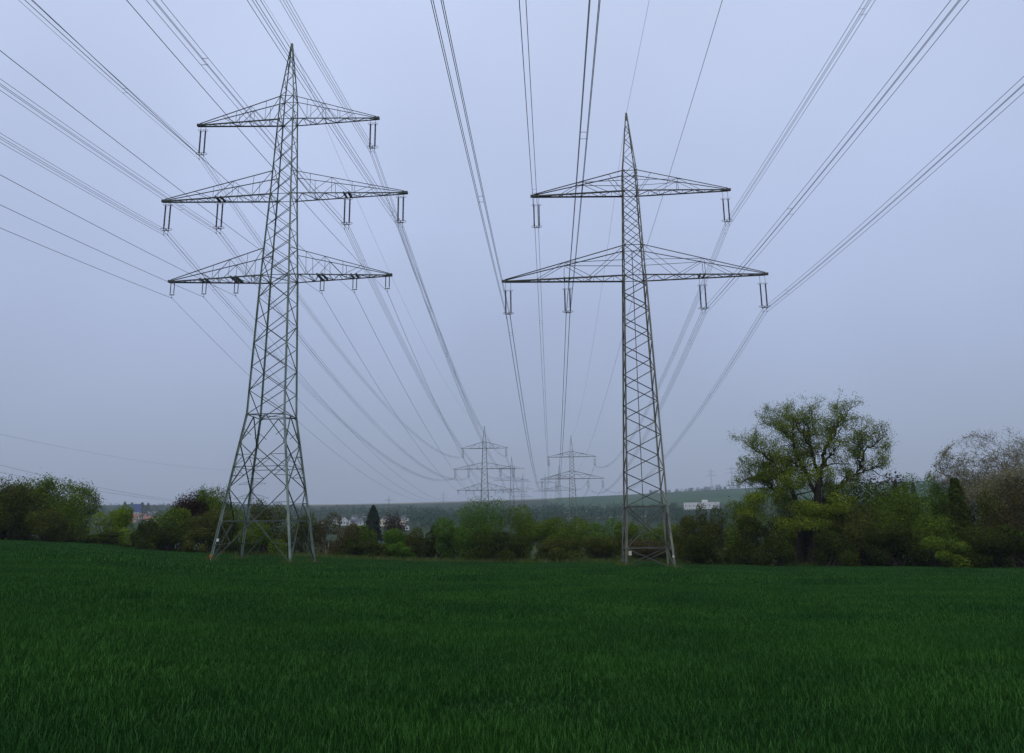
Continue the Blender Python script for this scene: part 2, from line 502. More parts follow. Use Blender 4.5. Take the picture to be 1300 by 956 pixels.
def string_mesh(name, L, r, sheds):
    """long-rod insulator with sheds, hanging from z=0 down to -L"""
    prof = [(r * .5, 0)]
    for k in range(sheds):
        z = -L * (k + .15) / sheds
        prof += [(r * .55, z), (r, z - L / sheds * .35), (r * .55, z - L / sheds * .7)]
    prof += [(r * .5, -L)]
    n = 6
    V = [(q[0] * math.cos(2 * math.pi * k / n), q[0] * math.sin(2 * math.pi * k / n), q[1]) for q in prof for k in range(n)]
    Fs = [(i * n + k, i * n + (k + 1) % n, (i + 1) * n + (k + 1) % n, (i + 1) * n + k) for i in range(len(prof) - 1) for k in range(n)]
    Fs += [tuple(range(n)), tuple(range((len(prof) - 1) * n, len(prof) * n))[::-1]]
    return mesh_py(name, V, Fs)
def ring_mesh(R_, r):
    V, Fs, n, m = [], [], 14, 4
    for i in range(n):
        a = 2 * math.pi * i / n
        for j in range(m):
            b = 2 * math.pi * j / m
            q = R_ + r * math.cos(b)
            V.append((q * math.cos(a), q * math.sin(a), r * math.sin(b)))
    for i in range(n):
        for j in range(m):
            Fs.append((i * m + j, ((i + 1) % n) * m + j, ((i + 1) % n) * m + (j + 1) % m, i * m + (j + 1) % m))
    return mesh_py('arcing_ring', V, Fs)
STR = {'long': string_mesh('insulator_string', 2.55, .105, 18), 'short': string_mesh('insulator_string', 1.05, .06, 9)}
RING = ring_mesh(.3, .025)
MET = {}
def insulator(root, u, z, drop, kind, sep):
    L = 2.55 if kind == 'long' else 1.05
    top = drop - L - .42 if kind == 'long' else .12       # steel rod between arm and string
    b = MB()
    for s in (-1, 1):
        b.bar((s * sep / 2, 0, .02), (s * sep / 2, 0, -top), .022, 5)
        b.bar((s * sep / 2, 0, -top - L), (s * sep / 2, 0, -top - L - .1), .03, 5)
    zb = -top - L - .1
    b.box((0, 0, zb - .04), (sep + .14, .05, .09))
    if kind == 'long':
        for s in (-1, 1):
            b.bar((s * .2, 0, zb - .05), (s * .2, 0, -drop - .25), .018, 5)
            b.box((s * .2, 0, -drop + .2), (.05, .3, .06)); b.box((s * .2, 0, -drop - .2), (.05, .3, .06))
    else:
        b.bar((0, 0, zb), (0, 0, -drop), .02, 5); b.box((0, 0, -drop), (.05, .26, .06))
    o = b.build('insulator', MAT['fitting'], root)
    o.location = (u, 0, z)
    for s in (-1, 1):
        q = link('insulator_string', STR[kind], MAT['porcelain'], o); q.location = (s * sep / 2, 0, -top)
        if kind == 'long':
            g = link('arcing_ring', RING, MAT['fitting'], o); g.location = (s * sep / 2, 0, -top - L - .02)
            g = link('arcing_ring', RING, MAT['fitting'], o); g.location = (s * sep / 2, 0, -top)
            g.scale = (.8, .8, .8)
    return o
def crossarm(T, root, z, h, ue, n, cw, bw, hang=(), stays=False, side=()):
    w0 = T.w(z); w1 = T.w(z + h)
    chords = MB(); arm_parts = []
    for s in (-1, 1):
        def bot(f, sy, s=s):
            return (s * (w0 / 2 + (ue - w0 / 2) * f), sy * (w0 / 2 + (.14 - w0 / 2) * f), z)
        def top(f, sy, s=s):
            return (s * (w1 / 2 + (ue - w1 / 2) * f), sy * (w1 / 2 + (.12 - w1 / 2) * f), z + h + (.2 - h) * f)
        for sy in (-1, 1):
            chords.angle(bot(0, sy), bot(1, sy), cw, cw * .22, (0, sy, 0))
            chords.angle(top(0, sy), top(1, sy), cw * .6, cw * .18, (0, sy, 0))
        chords.box((s * (ue + .05), 0, z + .06), (.55, .34, .24))          # end plate
        for k in range(n):                                                # bottom plane lacing
            f0, f1 = k / n, (k + 1) / n
            a = -1 if k % 2 else 1
            arm_parts.append((bot(f0, a), bot(f1, -a), bw, (0, 0, 1)))
            if k: arm_parts.append((bot(f0, -1), bot(f0, 1), bw * .8, (0, 0, 1)))
        for sy in (-1, 1):                                                # side lacing between the chords
            for kind, f0, f1 in side:
                a_ = top(f0, sy) if kind[0] == 't' else bot(f0, sy)
                b_ = top(f1, sy) if kind[1] == 't' else bot(f1, sy)
                arm_parts.append((a_, b_, bw * .75, (0, sy, 0)))
        if stays:
            for sy in (-1, 1):
                q = top(.5, sy)
                hz = q[2] - .05
                arm_parts.append(((s * T.w(hz) / 2, sy * T.w(hz) / 2, hz), q, bw * .9, (0, sy, 0)))
    for u in hang:
        wl = w0 + (.28 - w0) * (abs(u) - w0 / 2) / (ue - w0 / 2)
        for dx in (-.25, .25):
            chords.box((u + dx, 0, z + .05), (.13, wl + .1, .2))
    A = chords.build('crossarm', T.bmat, root)
    for a, b, w, hnt in arm_parts:
        brace_obj(A, a, b, w, hnt, T.bmat)
    return A

# --- the tall three-arm pylon
LB, RB = -2.62, -3.72            # foot heights relative to the eye
LZ = [LB + EYE]
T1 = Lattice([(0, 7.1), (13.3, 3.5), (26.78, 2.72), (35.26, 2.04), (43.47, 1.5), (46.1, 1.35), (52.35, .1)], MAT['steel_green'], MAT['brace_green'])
L_ARMS = [(43.47, 2.6, 9.12, 8, (), [8.8]), (35.26, 2.5, 12.15, 10, (6.45,), [11.8, 6.45]), (26.78, 2.8, 10.77, 10, (7.45, 4.25), [10.65, 7.45, 4.25])]
L_DROP = {43.47: 3.5, 35.26: 3.35, 26.78: 1.62}
SIDE_L = [('tb', 0, .17), ('bt', .17, .36), ('tb', .36, .54), ('bt', .54, .72), ('bt', .17, .17), ('bt', .36, .36), ('bt', .54, .54)]
SIDE_R = {40.44: [('bt', .16, .45), ('tb', .45, .7), ('bt', .45, .45), ('bt', 0, .16)], 30.49: [('tb', 0, .3), ('bt', .26, .5), ('tb', .5, .74), ('bt', .5, .5)]}
def build_L(root):
    T = T1; m = T.mat
    for sx in (-1, 1):
        for sy in (-1, 1):
            l = T.leg(sx, sy, .18, .085, -.5).build('leg', m, root)
            f = MB(); f.bar((sx * 3.62, sy * 3.62, -.7), (sx * 3.6, sy * 3.6, .04), .3, 10); f.build('footing', MAT['concrete'], l)
            leg_fittings(T, root, l, sx, sy, (3.7, 6.6, 10.7, 13.3, 26.78, 35.26, 43.47), .1)
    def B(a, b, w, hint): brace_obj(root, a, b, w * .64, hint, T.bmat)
    for nm, (p, q, hint) in FACES.items():
        z0, z1, z2, z3 = 0.1, 6.6, 10.7, 13.3
        for a, b in ((z0, z1), (z1, z2)):
            B(T.c(a, *p), T.c(b, *q), .13, hint); B(T.c(a, *q), T.c(b, *p), .13, hint)
        mid = (Vector(T.c(z3, *p)) + Vector(T.c(z3, *q))) / 2
        B(T.c(z2, *p), mid, .13, hint); B(T.c(z2, *q), mid, .13, hint)
        for z in (3.7, 8.5, z3): B(T.c(z, *p), T.c(z, *q), .14 if z != 8.5 else .09, hint)
        # short redundant members
        def on(a, za, b, zb, f): return Vector(T.c(za, *a)).lerp(Vector(T.c(zb, *b)), f)
        for a, b in ((p, q), (q, p)):
            B(T.c(1.7, *a), on(a, z0, b, z1, .26), .08, hint); B(T.c(3.7, *a), on(a, z0, b, z1, .26), .08, hint)
            B(T.c(5.3, *a), on(b, z0, a, z1, .8), .08, hint); B(T.c(3.7, *a), on(b, z0, a, z1, .8), .08, hint)
            B(T.c(7.7, *a), on(a, z1, b, z2, .27), .07, hint); B(T.c(8.5, *a), on(a, z1, b, z2, .27), .07, hint)
            B(T.c(9.6, *a), on(b, z1, a, z2, .73), .07, hint); B(T.c(8.5, *a), on(b, z1, a, z2, .73), .07, hint)
            B(T.c(12, *a), on(a, z2, q if a == p else p, z3, .25), .07, hint)
        lv = list(np.linspace(13.3, 26.78, 7)) + list(np.linspace(26.78, 35.26, 6))[1:] + list(np.linspace(35.26, 43.47, 6))[1:] + [44.8, 46.1]
        for i, (a, b) in enumerate(zip(lv[:-1], lv[1:])):
            w = .12 if a < 27 else .095
            if nm in ('front', 'back'):
                B(T.c(a, *p), T.c(b, *q), w, hint); B(T.c(a, *q), T.c(b, *p), w * .8, hint)
            else:
                s = (p, q) if i % 2 else (q, p)
                B(T.c(a, *s[0]), T.c(b, *s[1]), w * .8, hint)
        lv = [46.1, 47.3, 48.4, 49.4, 50.3, 51.1]
        for i, (a, b) in enumerate(zip(lv[:-1], lv[1:])):
            s = (p, q) if (i + (nm in ('back', 'left'))) % 2 else (q, p)
            B(T.c(a, *s[0]), T.c(b, *s[1]), .075, hint)
        for z in (26.78, 35.26, 43.47, 46.1): B(T.c(z, *p), T.c(z, *q), .1, hint)
    for z in (13.3, 26.78):
        B(T.c(z, -1, -1), T.c(z, 1, 1), .09, (0, 0, 1)); B(T.c(z, 1, -1), T.c(z, -1, 1), .09, (0, 0, 1))
    MB().box((0, 0, 52.1), (.22, .22, .7)).build('peak_cap', m, root)
    for z, h, ue, n, hang, ins in L_ARMS:
        crossarm(T, root, z, h, ue, n, .115, .055, [s * u for u in hang for s in (-1, 1)], side=SIDE_L)
        for u in ins:
            for s in (-1, 1):
                insulator(root, s * u, z, L_DROP[z], 'short' if z < 30 else 'long', .36 if z < 30 else .5)
def plates_L(root):
    MB().box((-3.46, -3.6, .75), (.18, .03, .3)).build('warning_plate', MAT['plate_orange'], root)
    MB().box((-3.44, -3.6, .45), (.15, .03, .18)).build('number_plate', MAT['plate_white'], root)
    MB().box((-3.1, -3.2, 2.1), (.18, .1, .24)).build('junction_box', MAT['plate_white'], root)
# --- the shorter two-arm pylon
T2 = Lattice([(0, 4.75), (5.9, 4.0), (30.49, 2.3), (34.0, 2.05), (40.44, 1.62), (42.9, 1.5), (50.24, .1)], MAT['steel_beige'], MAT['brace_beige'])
R_ARMS = [(40.44, 2.5, 10.87, 8, (), [10.55]), (30.49, 3.5, 14.19, 12, (7.35,), [13.85, 7.35])]
R_DROP = {40.44: 4.0, 30.49: 4.0}
def build_R(root):
    T = T2; m = T.mat
    for sx in (-1, 1):
        for sy in (-1, 1):
            l = T.leg(sx, sy, .2, .1, -.5).build('leg', m, root)
            f = MB(); f.bar((sx * 2.42, sy * 2.42, -.7), (sx * 2.42, sy * 2.42, .1), .3, 10); f.build('footing', MAT['concrete'], l)
            leg_fittings(T, root, l, sx, sy, (1.8, 5.9, 30.49, 34.0, 40.44, 42.9), .1)
    def B(a, b, w, hint): brace_obj(root, a, b, w * .64, hint, T.bmat)
    for nm, (p, q, hint) in FACES.items():
        B(T.c(-.2, *p), T.c(1.8, *q), .12, hint); B(T.c(-.2, *q), T.c(1.8, *p), .12, hint)
        B(T.c(1.8, *p), T.c(1.8, *q), .12, hint); B(T.c(5.9, *p), T.c(5.9, *q), .15, hint)
        B(T.c(1.8, *p), T.c(5.9, *q), .13, hint); B(T.c(1.8, *q), T.c(5.9, *p), .13, hint)
        B((Vector(T.c(1.8, *p)) + Vector(T.c(1.8, *q))) / 2, (Vector(T.c(5.9, *p)) + Vector(T.c(5.9, *q))) / 2, .07, hint)
        k = 15
        lv = [5.9 + (30.49 - 5.9) * (1 - (1 - i / k) ** 1.12) for i in range(k + 1)]
        lv += [32.2, 34.0] + list(np.linspace(34.0, 40.44, 5))[1:] + [41.7, 42.9]
        for i, (a, b) in enumerate(zip(lv[:-1], lv[1:])):
            fl = (i + (nm in ('back', 'right'))) % 2
            s = (p, q) if fl else (q, p)
            w = .14 if a < 30 else .11
            B(T.c(a, *s[0]), T.c(b, *s[1]), w, hint)
            if a >= 30 and nm in ('front', 'back'): B(T.c(a, *s[1]), T.c(b, *s[0]), w * .8, hint)
        lv = [42.9, 44.2, 45.4, 46.5, 47.4, 48.2, 48.9]
        for i, (a, b) in enumerate(zip(lv[:-1], lv[1:])):
            s = (p, q) if (i + (nm in ('back', 'left'))) % 2 else (q, p)
            B(T.c(a, *s[0]), T.c(b, *s[1]), .08, hint)
        for z in (30.49, 34.0, 40.44, 42.9): B(T.c(z, *p), T.c(z, *q), .13, hint)
    MB().box((0, 0, 49.9), (.2, .2, .9)).build('peak_cap', m, root)
    MB().bar((.0, T.w(5.9) / 2 - .1, 5.9), (0, T.w(34) / 2 - .1, 34), .045, 5).build('climbing_rail', MAT['fitting'], root)
    for z, h, ue, n, hang, ins in R_ARMS:
        crossarm(T, root, z, h, ue, n, .15, .06, [s * u for u in hang for s in (-1, 1)], stays=True, side=SIDE_R[z])
        for u in ins:
            for s in (-1, 1):
                insulator(root, s * u, z, R_DROP[z], 'long', .56)
def plates_R(root):
    MB().box((-1.95, -2.42, 1.35), (.3, .03, .42)).build('number_plate', MAT['plate_cream'], root)
    MB().box((2.28, -2.5, 1.0), (.2, .03, .24)).build('warning_plate', MAT['plate_cream'], root)

L_AZ, R_AZ = .055, .0506
LP = (-22.59, 76.33, LB + EYE); RP = (13.48, 86.0, RB + EYE)
LP2 = (-11.70, 332.2, LB - 8.5 + EYE); RP2 = (26.71, 379.2, RB - 4.24 + EYE)
GP = 'lattice pylons of the power line'
pl = empty('lattice_pylon', LP, -L_AZ)
tag(pl, 'tallest lattice pylon, greenish steel with three crossarms and splayed legs in the field', 'pylon', GP)
build_L(pl)
pl2 = copy_tree(pl); pl2.location = LP2; pl2.rotation_euler.z = -.05
tag(pl2, 'hazy three-arm lattice pylon rising behind the bushes between the two big pylons', 'pylon', GP)
plates_L(pl)
pr = empty('lattice_pylon', RP, -R_AZ)
tag(pr, 'slender straight lattice pylon with two wide crossarms standing on the field edge', 'pylon', GP)
build_R(pr)
pr2 = copy_tree(pr); pr2.location = RP2
tag(pr2, 'hazy two-arm lattice pylon straight left of the slender pylon mast', 'pylon', GP)
plates_R(pr)

def joined_mesh(root, name):
    V, Q = [], []
    def walk(o, mw):
        w = mw @ o.matrix_basis
        if o.type == 'MESH' and o.name.split('.')[0] not in ('insulator_string', 'arcing_ring', 'footing', 'gusset_plates', 'step_bolts', 'number_plate', 'warning_plate', 'junction_box'):
            off = len(V)
            V.extend([tuple(w @ v.co) for v in o.data.vertices])
            Q.extend([tuple(i + off for i in p.vertices) for p in o.data.polygons])
        for c in o.children: walk(c, w)
    for c in root.children: walk(c, Matrix.Identity(4))
    return mesh_py(name, V, Q)
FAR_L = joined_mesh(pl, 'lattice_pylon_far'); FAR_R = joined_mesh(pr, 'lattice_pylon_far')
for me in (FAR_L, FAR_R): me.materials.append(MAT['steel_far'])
FARP = {}
def far_pylon(key, me, px, ytip, d, H, label, az=.05, s=1.0):
    bx, by = bearing(px, ytip)
    o = link('lattice_pylon', me, None)
    zt = zat(px, ytip, d)
    o.location = (bx * d, by * d, zt - H * s); o.rotation_euler.z = -az; o.scale = (s, s, s)
    tag(o, label, 'pylon', 'distant pylons beyond the hedge')
    g = float(gz(bx * d, by * d))
    FARP[key] = o
    if zt - H * s > g + .3:                     # taller body: extend the legs to the ground
        w = (7.1 if me is FAR_L else 4.75) * s / 2
        b = MB()
        for sx in (-1, 1):
            for sy in (-1, 1):
                b.bar((sx * w, sy * w, .2), (sx * w * 1.1, sy * w * 1.1, (g - zt + H * s) / s - .5), .16, 4)
        b.build('leg_extension', MAT['steel_far'], o)
far_pylon('L3', FAR_L, 649.4, 580, 610, 52.35, 'faint three-arm pylon just right of the hazy three-arm pylon', .05)
far_pylon('L4', FAR_L, 663.3, 601.5, 930, 52.35, 'pale three-arm pylon third in the row receding left of the power wires', .05)
far_pylon('R3', FAR_R, 709.4, 592, 690, 50.24, 'faint two-arm pylon just left of the hazy two-arm pylon', .05)
far_pylon('R4', FAR_R, 691.8, 602, 960, 50.24, 'pale pylon in the gap between the two receding rows', .05)
far_pylon('X1', FAR_R, 321, 597, 615, 50.24, 'distant pylon seen through the legs of the tallest pylon', .3)
far_pylon('X2', FAR_R, 493.8, 629, 1500, 50.24, 'tiny pylon above the dark purple tree on the horizon', .1, .9)
far_pylon('X3', FAR_R, 563, 624.5, 2250, 50.24, 'tiny pylon on the ridge between conifer and hazy three-arm pylon', .1, .85)
far_pylon('X4', FAR_R, 902, 594, 2450, 50.24, 'faint pylon on the green hill, left one of two beside the oak', .2, 1.15)
far_pylon('X5', FAR_R, 928, 590, 2450, 50.24, 'faint pylon on the green hill, closer one of two to the oak', .2, 1.25)

# ------------------------------------------------------------------ wires
def tube(P, r, n=4):
    P = np.asarray(P, float); m = len(P)
    T = np.gradient(P, axis=0); T /= np.linalg.norm(T, axis=1)[:, None]
    u = np.cross(T, [0, 0, 1.0]); u /= np.linalg.norm(u, axis=1)[:, None]; v = np.cross(T, u)
    r = np.broadcast_to(np.asarray(r, float), (m,))
    V = np.stack([P + (u * math.cos(2 * math.pi * k / n) + v * math.sin(2 * math.pi * k / n)) * r[:, None] for k in range(n)], 1).reshape(-1, 3)
    i = np.arange(m - 1)[:, None] * n; k = np.arange(n)[None]; k2 = (k + 1) % n
    return V, np.stack([i + k, i + k2, i + n + k2, i + n + k], -1).reshape(-1, 4)
def arm_pt(base, az, u, z): return np.array([base[0] + u * math.cos(az), base[1] - u * math.sin(az), base[2] + z])
def span(A, B, sag, n=60):
    t = np.linspace(0, 1, n)[:, None]
    P = A + (B - A) * t
    P[:, 2] -= (4 * sag * t * (1 - t))[:, 0]
    return P
def back_curve(A, az, s, c, L=230, n=70):
    t = (np.linspace(1, 0, n) ** 1.4) * L
    return np.stack([A[0] - math.sin(az) * t, A[1] - math.cos(az) * t, A[2] + s * t + c * 1e-3 * t * t], -1)
def route(base, az, base2, u, z, bk, sag, third, sag2=8):
    A = arm_pt(base, az, u, z); B = arm_pt(base2, .05, u, z)
    P = [back_curve(A, *bk), span(A, B, sag)[1:]]
    if third is not None:
        o, H = third
        C = np.array(o.matrix_basis @ Vector((u, 0, z)))
        P.append(span(B, C, sag2, 30)[1:])
    return np.concatenate(P)
def spacers(o, P, n, start=0):
    L = np.concatenate([[0], np.cumsum(np.linalg.norm(np.diff(P, axis=0), axis=1))])
    me = None
    for k in range(n):
        s = start + k * 42.0
        if s > 600: break
        p = np.array([np.interp(s, L, P[:, i]) for i in range(3)])
        if me is None:
            b = MB()
            for a, c in (((-.2, 0, -.2), (.2, 0, -.2)), ((-.2, 0, .2), (.2, 0, .2))):
                b.bar(a, c, .013, 4)
            me = mesh_py('spacer', b.V, b.F)
        q = link('spacer', me, MAT['wire'], o); q.location = tuple(p)
WR = .017
def bundle(P, label, n=4, group='four-wire conductor bundles', start=10):
    o = empty('conductor_bundle', (0, 0, 0))
    tag(o, label, 'power cable', group)
    for dx, dz in ((-.2, .2), (.2, .2), (-.2, -.2), (.2, -.2))[:n]:
        V, Q = tube(P + np.array([dx, 0, dz]), WR)
        link('wire', mesh_np('wire', V, Q), MAT['wire'], o)
    spacers(o, P, 16, start)
def single(P, label, r=.018, name='conductor_wire', group='single power wires', cat='power cable'):
    V, Q = tube(P, r)
    tag(link(name, mesh_np(name, V, Q), MAT['wire']), label, cat, group)
R3, R4, L3, L4 = (FARP[k] for k in ('R3', 'R4', 'L3', 'L4'))
R_W = [(13.85, 30.49, (.0448, -.0592, .4093), 9.0, 'right tip of the slender pylon lower arm', 12),
       (7.35, 30.49, (.0447, -.0609, .4181), 9.0, 'right inner hanger of the slender pylon lower arm', 30),
       (10.55, 40.44, (.0459, -.049, .3255), 9.5, 'right tip of the slender pylon upper arm', 22),
       (-10.55, 40.44, (.0471, -.0566, .3493), 7.5, 'left tip of the slender pylon upper arm', 8),
       (-13.85, 30.49, (.0431, -.0542, .355), 7.0, 'left tip of the slender pylon lower arm', 26),
       (-7.35, 30.49, (.0459, -.0552, .352), 7.0, 'left inner hanger of the slender pylon lower arm', 17)]
for u, z, bk, sag, lb, st in R_W:
    bundle(route(RP, R_AZ, RP2, u, z - R_DROP[z], bk, sag, (R3, 0)), 'wire bundle hung from the ' + lb, start=st)
L_W = [(-8.8, 43.47, (.0313, -.0965, .4495), 8.25, 'left tip of the tallest pylon top arm', 5),
       (8.8, 43.47, (.0354, -.1157, .4527), 7.5, 'right tip of the tallest pylon top arm', 20),
       (-11.8, 35.26, (.0327, -.1073, .4565), 8.75, 'left tip of the tallest pylon middle arm', 33),
       (-6.45, 35.26, (.0333, -.1108, .4325), 8.5, 'left inner hanger of the tallest pylon middle arm', 12),
       (6.45, 35.26, (.0327, -.1063, .4531), 8.0, 'right inner hanger of the tallest pylon middle arm', 28),
       (11.8, 35.26, (.0361, -.1192, .4446), 7.8, 'right tip of the tallest pylon middle arm', 16)]
for u, z, bk, sag, lb, st in L_W:
    bundle(route(LP, L_AZ, LP2, u, z - L_DROP[z], bk, sag, (L3, 0)), 'wire bundle hung from the ' + lb, start=st)
L_S = [(-10.65, (.0328, -.1075, .4411), 'outer left'), (-7.45, (.0328, -.1083, .4409), 'middle left'), (-4.25, (.0327, -.1062, .4345), 'inner left'),
       (4.25, (.0326, -.1033, .4067), 'inner right'), (7.45, (.0323, -.101, .40), 'middle right'), (10.65, (.032, -.0992, .3954), 'outer right')]
for u, bk, lb in L_S:
    single(route(LP, L_AZ, LP2, u, 26.78 - L_DROP[26.78], bk, 9.5, (L3, 0)),
           'single wire hung from the %s insulator of the tallest pylon lowest arm' % lb)
single(route(RP, R_AZ, RP2, 0, 50.2, (.04375, -.0548, .35), 8.0, (R3, 0)), 'thin earth wire over the pointed peak of the slender pylon', .013, 'earth_wire', 'earth wires', 'earth wire')
single(route(LP, L_AZ, LP2, 0, 52.3, (.0335, -.112, .44), 8.5, (L3, 0)), 'thin earth wire over the pointed peak of the tallest pylon', .013, 'earth_wire', 'earth wires', 'earth wire')
single(route(RP, R_AZ, RP2, 1.2, 33.1, (.0592, -.0325, .348), 5.0, None), 'dark communication cable fixed to the slender pylon mast above its lower arm', .016, 'communication_cable', None, 'cable')
X1 = FARP['X1']
def x1_wire(u, z, pxs, sag, label, name='conductor_wire', r=.045):
    A = np.array(X1.matrix_basis @ Vector((u, 0, z)))
    bx, by = bearing(-40); d = 345
    B = np.array([bx * d, by * d, zat(0, pxs, d) + 1.0])
    single(span(A, B, sag), label, r, name, 'distant wires over the trees', 'power cable')
x1_wire(-13.8, 26.5, 588, 3.5, 'distant wire sagging over the trees at the left, upper of the dark two')
x1_wire(-7.3, 26.5, 598, 3.5, 'distant wire sagging over the trees at the left, lowest one')
x1_wire(0, 50, 551, 3.5, 'very faint high wire above the trees at the left edge', 'earth_wire', .03)

# ------------------------------------------------------------------ plants
def leaves_mesh(C, S, name, r=None, N=None, loose=.75):
    """one small pointed leaf spray (4-gon) per centre C, size S, random orientation"""
    n = len(C)
    r = r or rng
    a = r.normal(size=(n, 3)); a /= np.linalg.norm(a, axis=1)[:, None]
    if N is None:
        b = r.normal(size=(n, 3))
    else:                                   # sprays lie roughly across the outward direction of their clump
        nn = N + r.normal(size=(n, 3)) * loose
        nn /= np.linalg.norm(nn, axis=1)[:, None]
        a -= nn * (a * nn).sum(1)[:, None]; a /= np.maximum(np.linalg.norm(a, axis=1), 1e-6)[:, None]
        b = np.cross(nn, a)
    b -= a * (a * b).sum(1)[:, None]; b /= np.maximum(np.linalg.norm(b, axis=1), 1e-6)[:, None]
    L = (S * r.uniform(.7, 1.3, n))[:, None]; Wd = L * r.uniform(.45, .8, n)[:, None]
    V = np.stack([C - a * L * .5, C + b * Wd * .5 - a * L * .05, C + a * L * .5, C - b * Wd * .5 + a * L * .05], 1).reshape(-1, 3)
    Q = np.arange(4 * n).reshape(-1, 4)
    return V, Q
def crown_points(w, dpt, h, n, r, lumps, base=.0, skirt=True, top_bias=0.0):
    """points in the outer shell of a heap of lumps filling w x dpt x h"""
    cs, rs = [], []
    for k in range(lumps):
        a = r.uniform(0, 2 * math.pi); q = math.sqrt(r.uniform(0, 1)) * .62
        zc = h * (base + (1 - base) * r.uniform(.12, .74))
        lim = math.sqrt(max(.08, 1 - (max(zc / h - .25, 0) / .75) ** 2))
        c = np.array([math.cos(a) * q * w / 2 * lim * 1.25, math.sin(a) * q * dpt / 2 * lim * 1.25, zc])
        R_ = r.uniform(.2, .36)
        cs.append(c); rs.append((w * R_ * .62, dpt * R_ * .62, h * R_ * .72))
    vol = np.array([a * b + b * c + a * c for a, b, c in rs]); pick = r.choice(lumps, n, p=vol / vol.sum())
    u = r.normal(size=(n, 3)); u /= np.linalg.norm(u, axis=1)[:, None]
    rad = r.uniform(.7, 1.03, n) + (r.random(n) < .07) * r.uniform(.0, .28, n)
    P = np.array(cs)[pick] + u * np.array(rs)[pick] * rad[:, None]
    P[:, 2] = np.where(P[:, 2] < .05, r.uniform(.05, .5, n), P[:, 2])
    P[:, 2] *= h / max(np.quantile(P[:, 2], .975), .1)
    return P, np.array(cs), u * np.array([1, 1, 1.1]) + np.array([0, 0, .25])
def stems(tb, base_pts, tips, r0, r, nseg=4):
    for b, t in zip(base_pts, tips):
        ts = np.linspace(0, 1, nseg + 1)[:, None]
        P = b + (t - b) * ts
        P[1:-1] += r.normal(size=(nseg - 1, 3)) * np.linalg.norm(t - b) * .05
        tb.append((P, np.linspace(r0, r0 * .25, nseg + 1)))
def tubes_mesh(name, tb, n=5):
    VV, QQ, off = [], [], 0
    for P, rr in tb:
        P = np.asarray(P, float)
        T = np.gradient(P, axis=0); T /= np.maximum(np.linalg.norm(T, axis=1), 1e-6)[:, None]
        ref = np.array([.31, .95, .05])
        u = np.cross(T, ref); u /= np.maximum(np.linalg.norm(u, axis=1), 1e-6)[:, None]; v = np.cross(T, u)
        k_ = n if max(rr) > .06 else 3
        V = np.stack([P + (u * math.cos(2 * math.pi * k / k_) + v * math.sin(2 * math.pi * k / k_)) * np.asarray(rr)[:, None] for k in range(k_)], 1).reshape(-1, 3)
        i = np.arange(len(P) - 1)[:, None] * k_; k = np.arange(k_)[None]; k2 = (k + 1) % k_
        QQ.append(np.stack([i + k, i + k2, i + k_ + k2, i + k_ + k], -1).reshape(-1, 4) + off)
        VV.append(V); off += len(V)
    return mesh_np(name, np.concatenate(VV), np.concatenate(QQ))
def bush(px, top, wpx, d, mat, label, name='bush', cat='bush', dens=1.0, lumps=None, depth=None, leaf=.2, stem='bark', seed=None, group=None, sink=0.0):
    r = np.random.default_rng(int(px * 7 + top * 13 + d))
    x, y, g = at(px, d)
    h = max(zat(px, top, d) - g, .6) ; w = wpx * d / F / .98
    dp = depth or min(w, 7.0)
    area = w * h + .5 * w * dp
    n = int(min(16000, area * 105 * dens * (.26 / leaf) ** 2))
    lm = lumps or int(np.clip(w * h / 3.2, 7, 26))
    P, cs, N = crown_points(w, dp, h, n, r, lm)
    root = empty(name, (x, y, g - sink), 0)
    tag(root, label, cat, group)
    tb = []
    k = min(len(cs), 9)
    bp = np.stack([r.normal(0, w * .08, k), r.normal(0, dp * .08, k), np.full(k, -.2)], 1)
    stems(tb, bp, cs[:k], .05 + .012 * h, r)
    link('stem', tubes_mesh('stem', tb), MAT[stem], root)
    V, Q = leaves_mesh(P, np.full(n, leaf), 'crown', r, N)
    link('crown', mesh_np('crown', V, Q), MAT[mat], root)
    return root
def grow(p, dr, L, rad, lev, tb, tips, r, spread=.6, wob=.22, up=.12, kids=(3, 5), shrink=.68, minr=.012):
    n = 5
    P = [np.array(p, float)]; dr = np.array(dr, float); dr /= np.linalg.norm(dr)
    for k in range(n):
        dr = dr + r.normal(size=3) * wob + np.array([0, 0, up]); dr /= np.linalg.norm(dr)
        P.append(P[-1] + dr * L / n)
    P = np.array(P)
    tb.append((P, np.linspace(rad, max(rad * .45, minr), n + 1)))
    if lev == 0:
        tips.append(P); return
    for k in range(int(r.integers(kids[0], kids[1] + 1))):
        f = r.uniform(.35, 1.0) if k else 1.0
        i = min(int(f * n), n)
        q = r.normal(size=3); q /= np.linalg.norm(q)
        nd = dr * (1 - spread) + q * spread + np.array([0, 0, up])
        grow(P[i], nd, L * shrink * r.uniform(.75, 1.2), max(rad * .5 * (1.15 - .4 * f), minr), lev - 1, tb, tips, r, spread, wob, up, kids, shrink, minr)
def tips_leaves(tips, per, jit, r, keep=1.0):
    C = []
    for P in tips:
        if r.random() > keep: continue
        k = r.integers(1, len(P), per)
        C.append(P[k] + r.normal(size=(per, 3)) * jit)
    return np.concatenate(C)
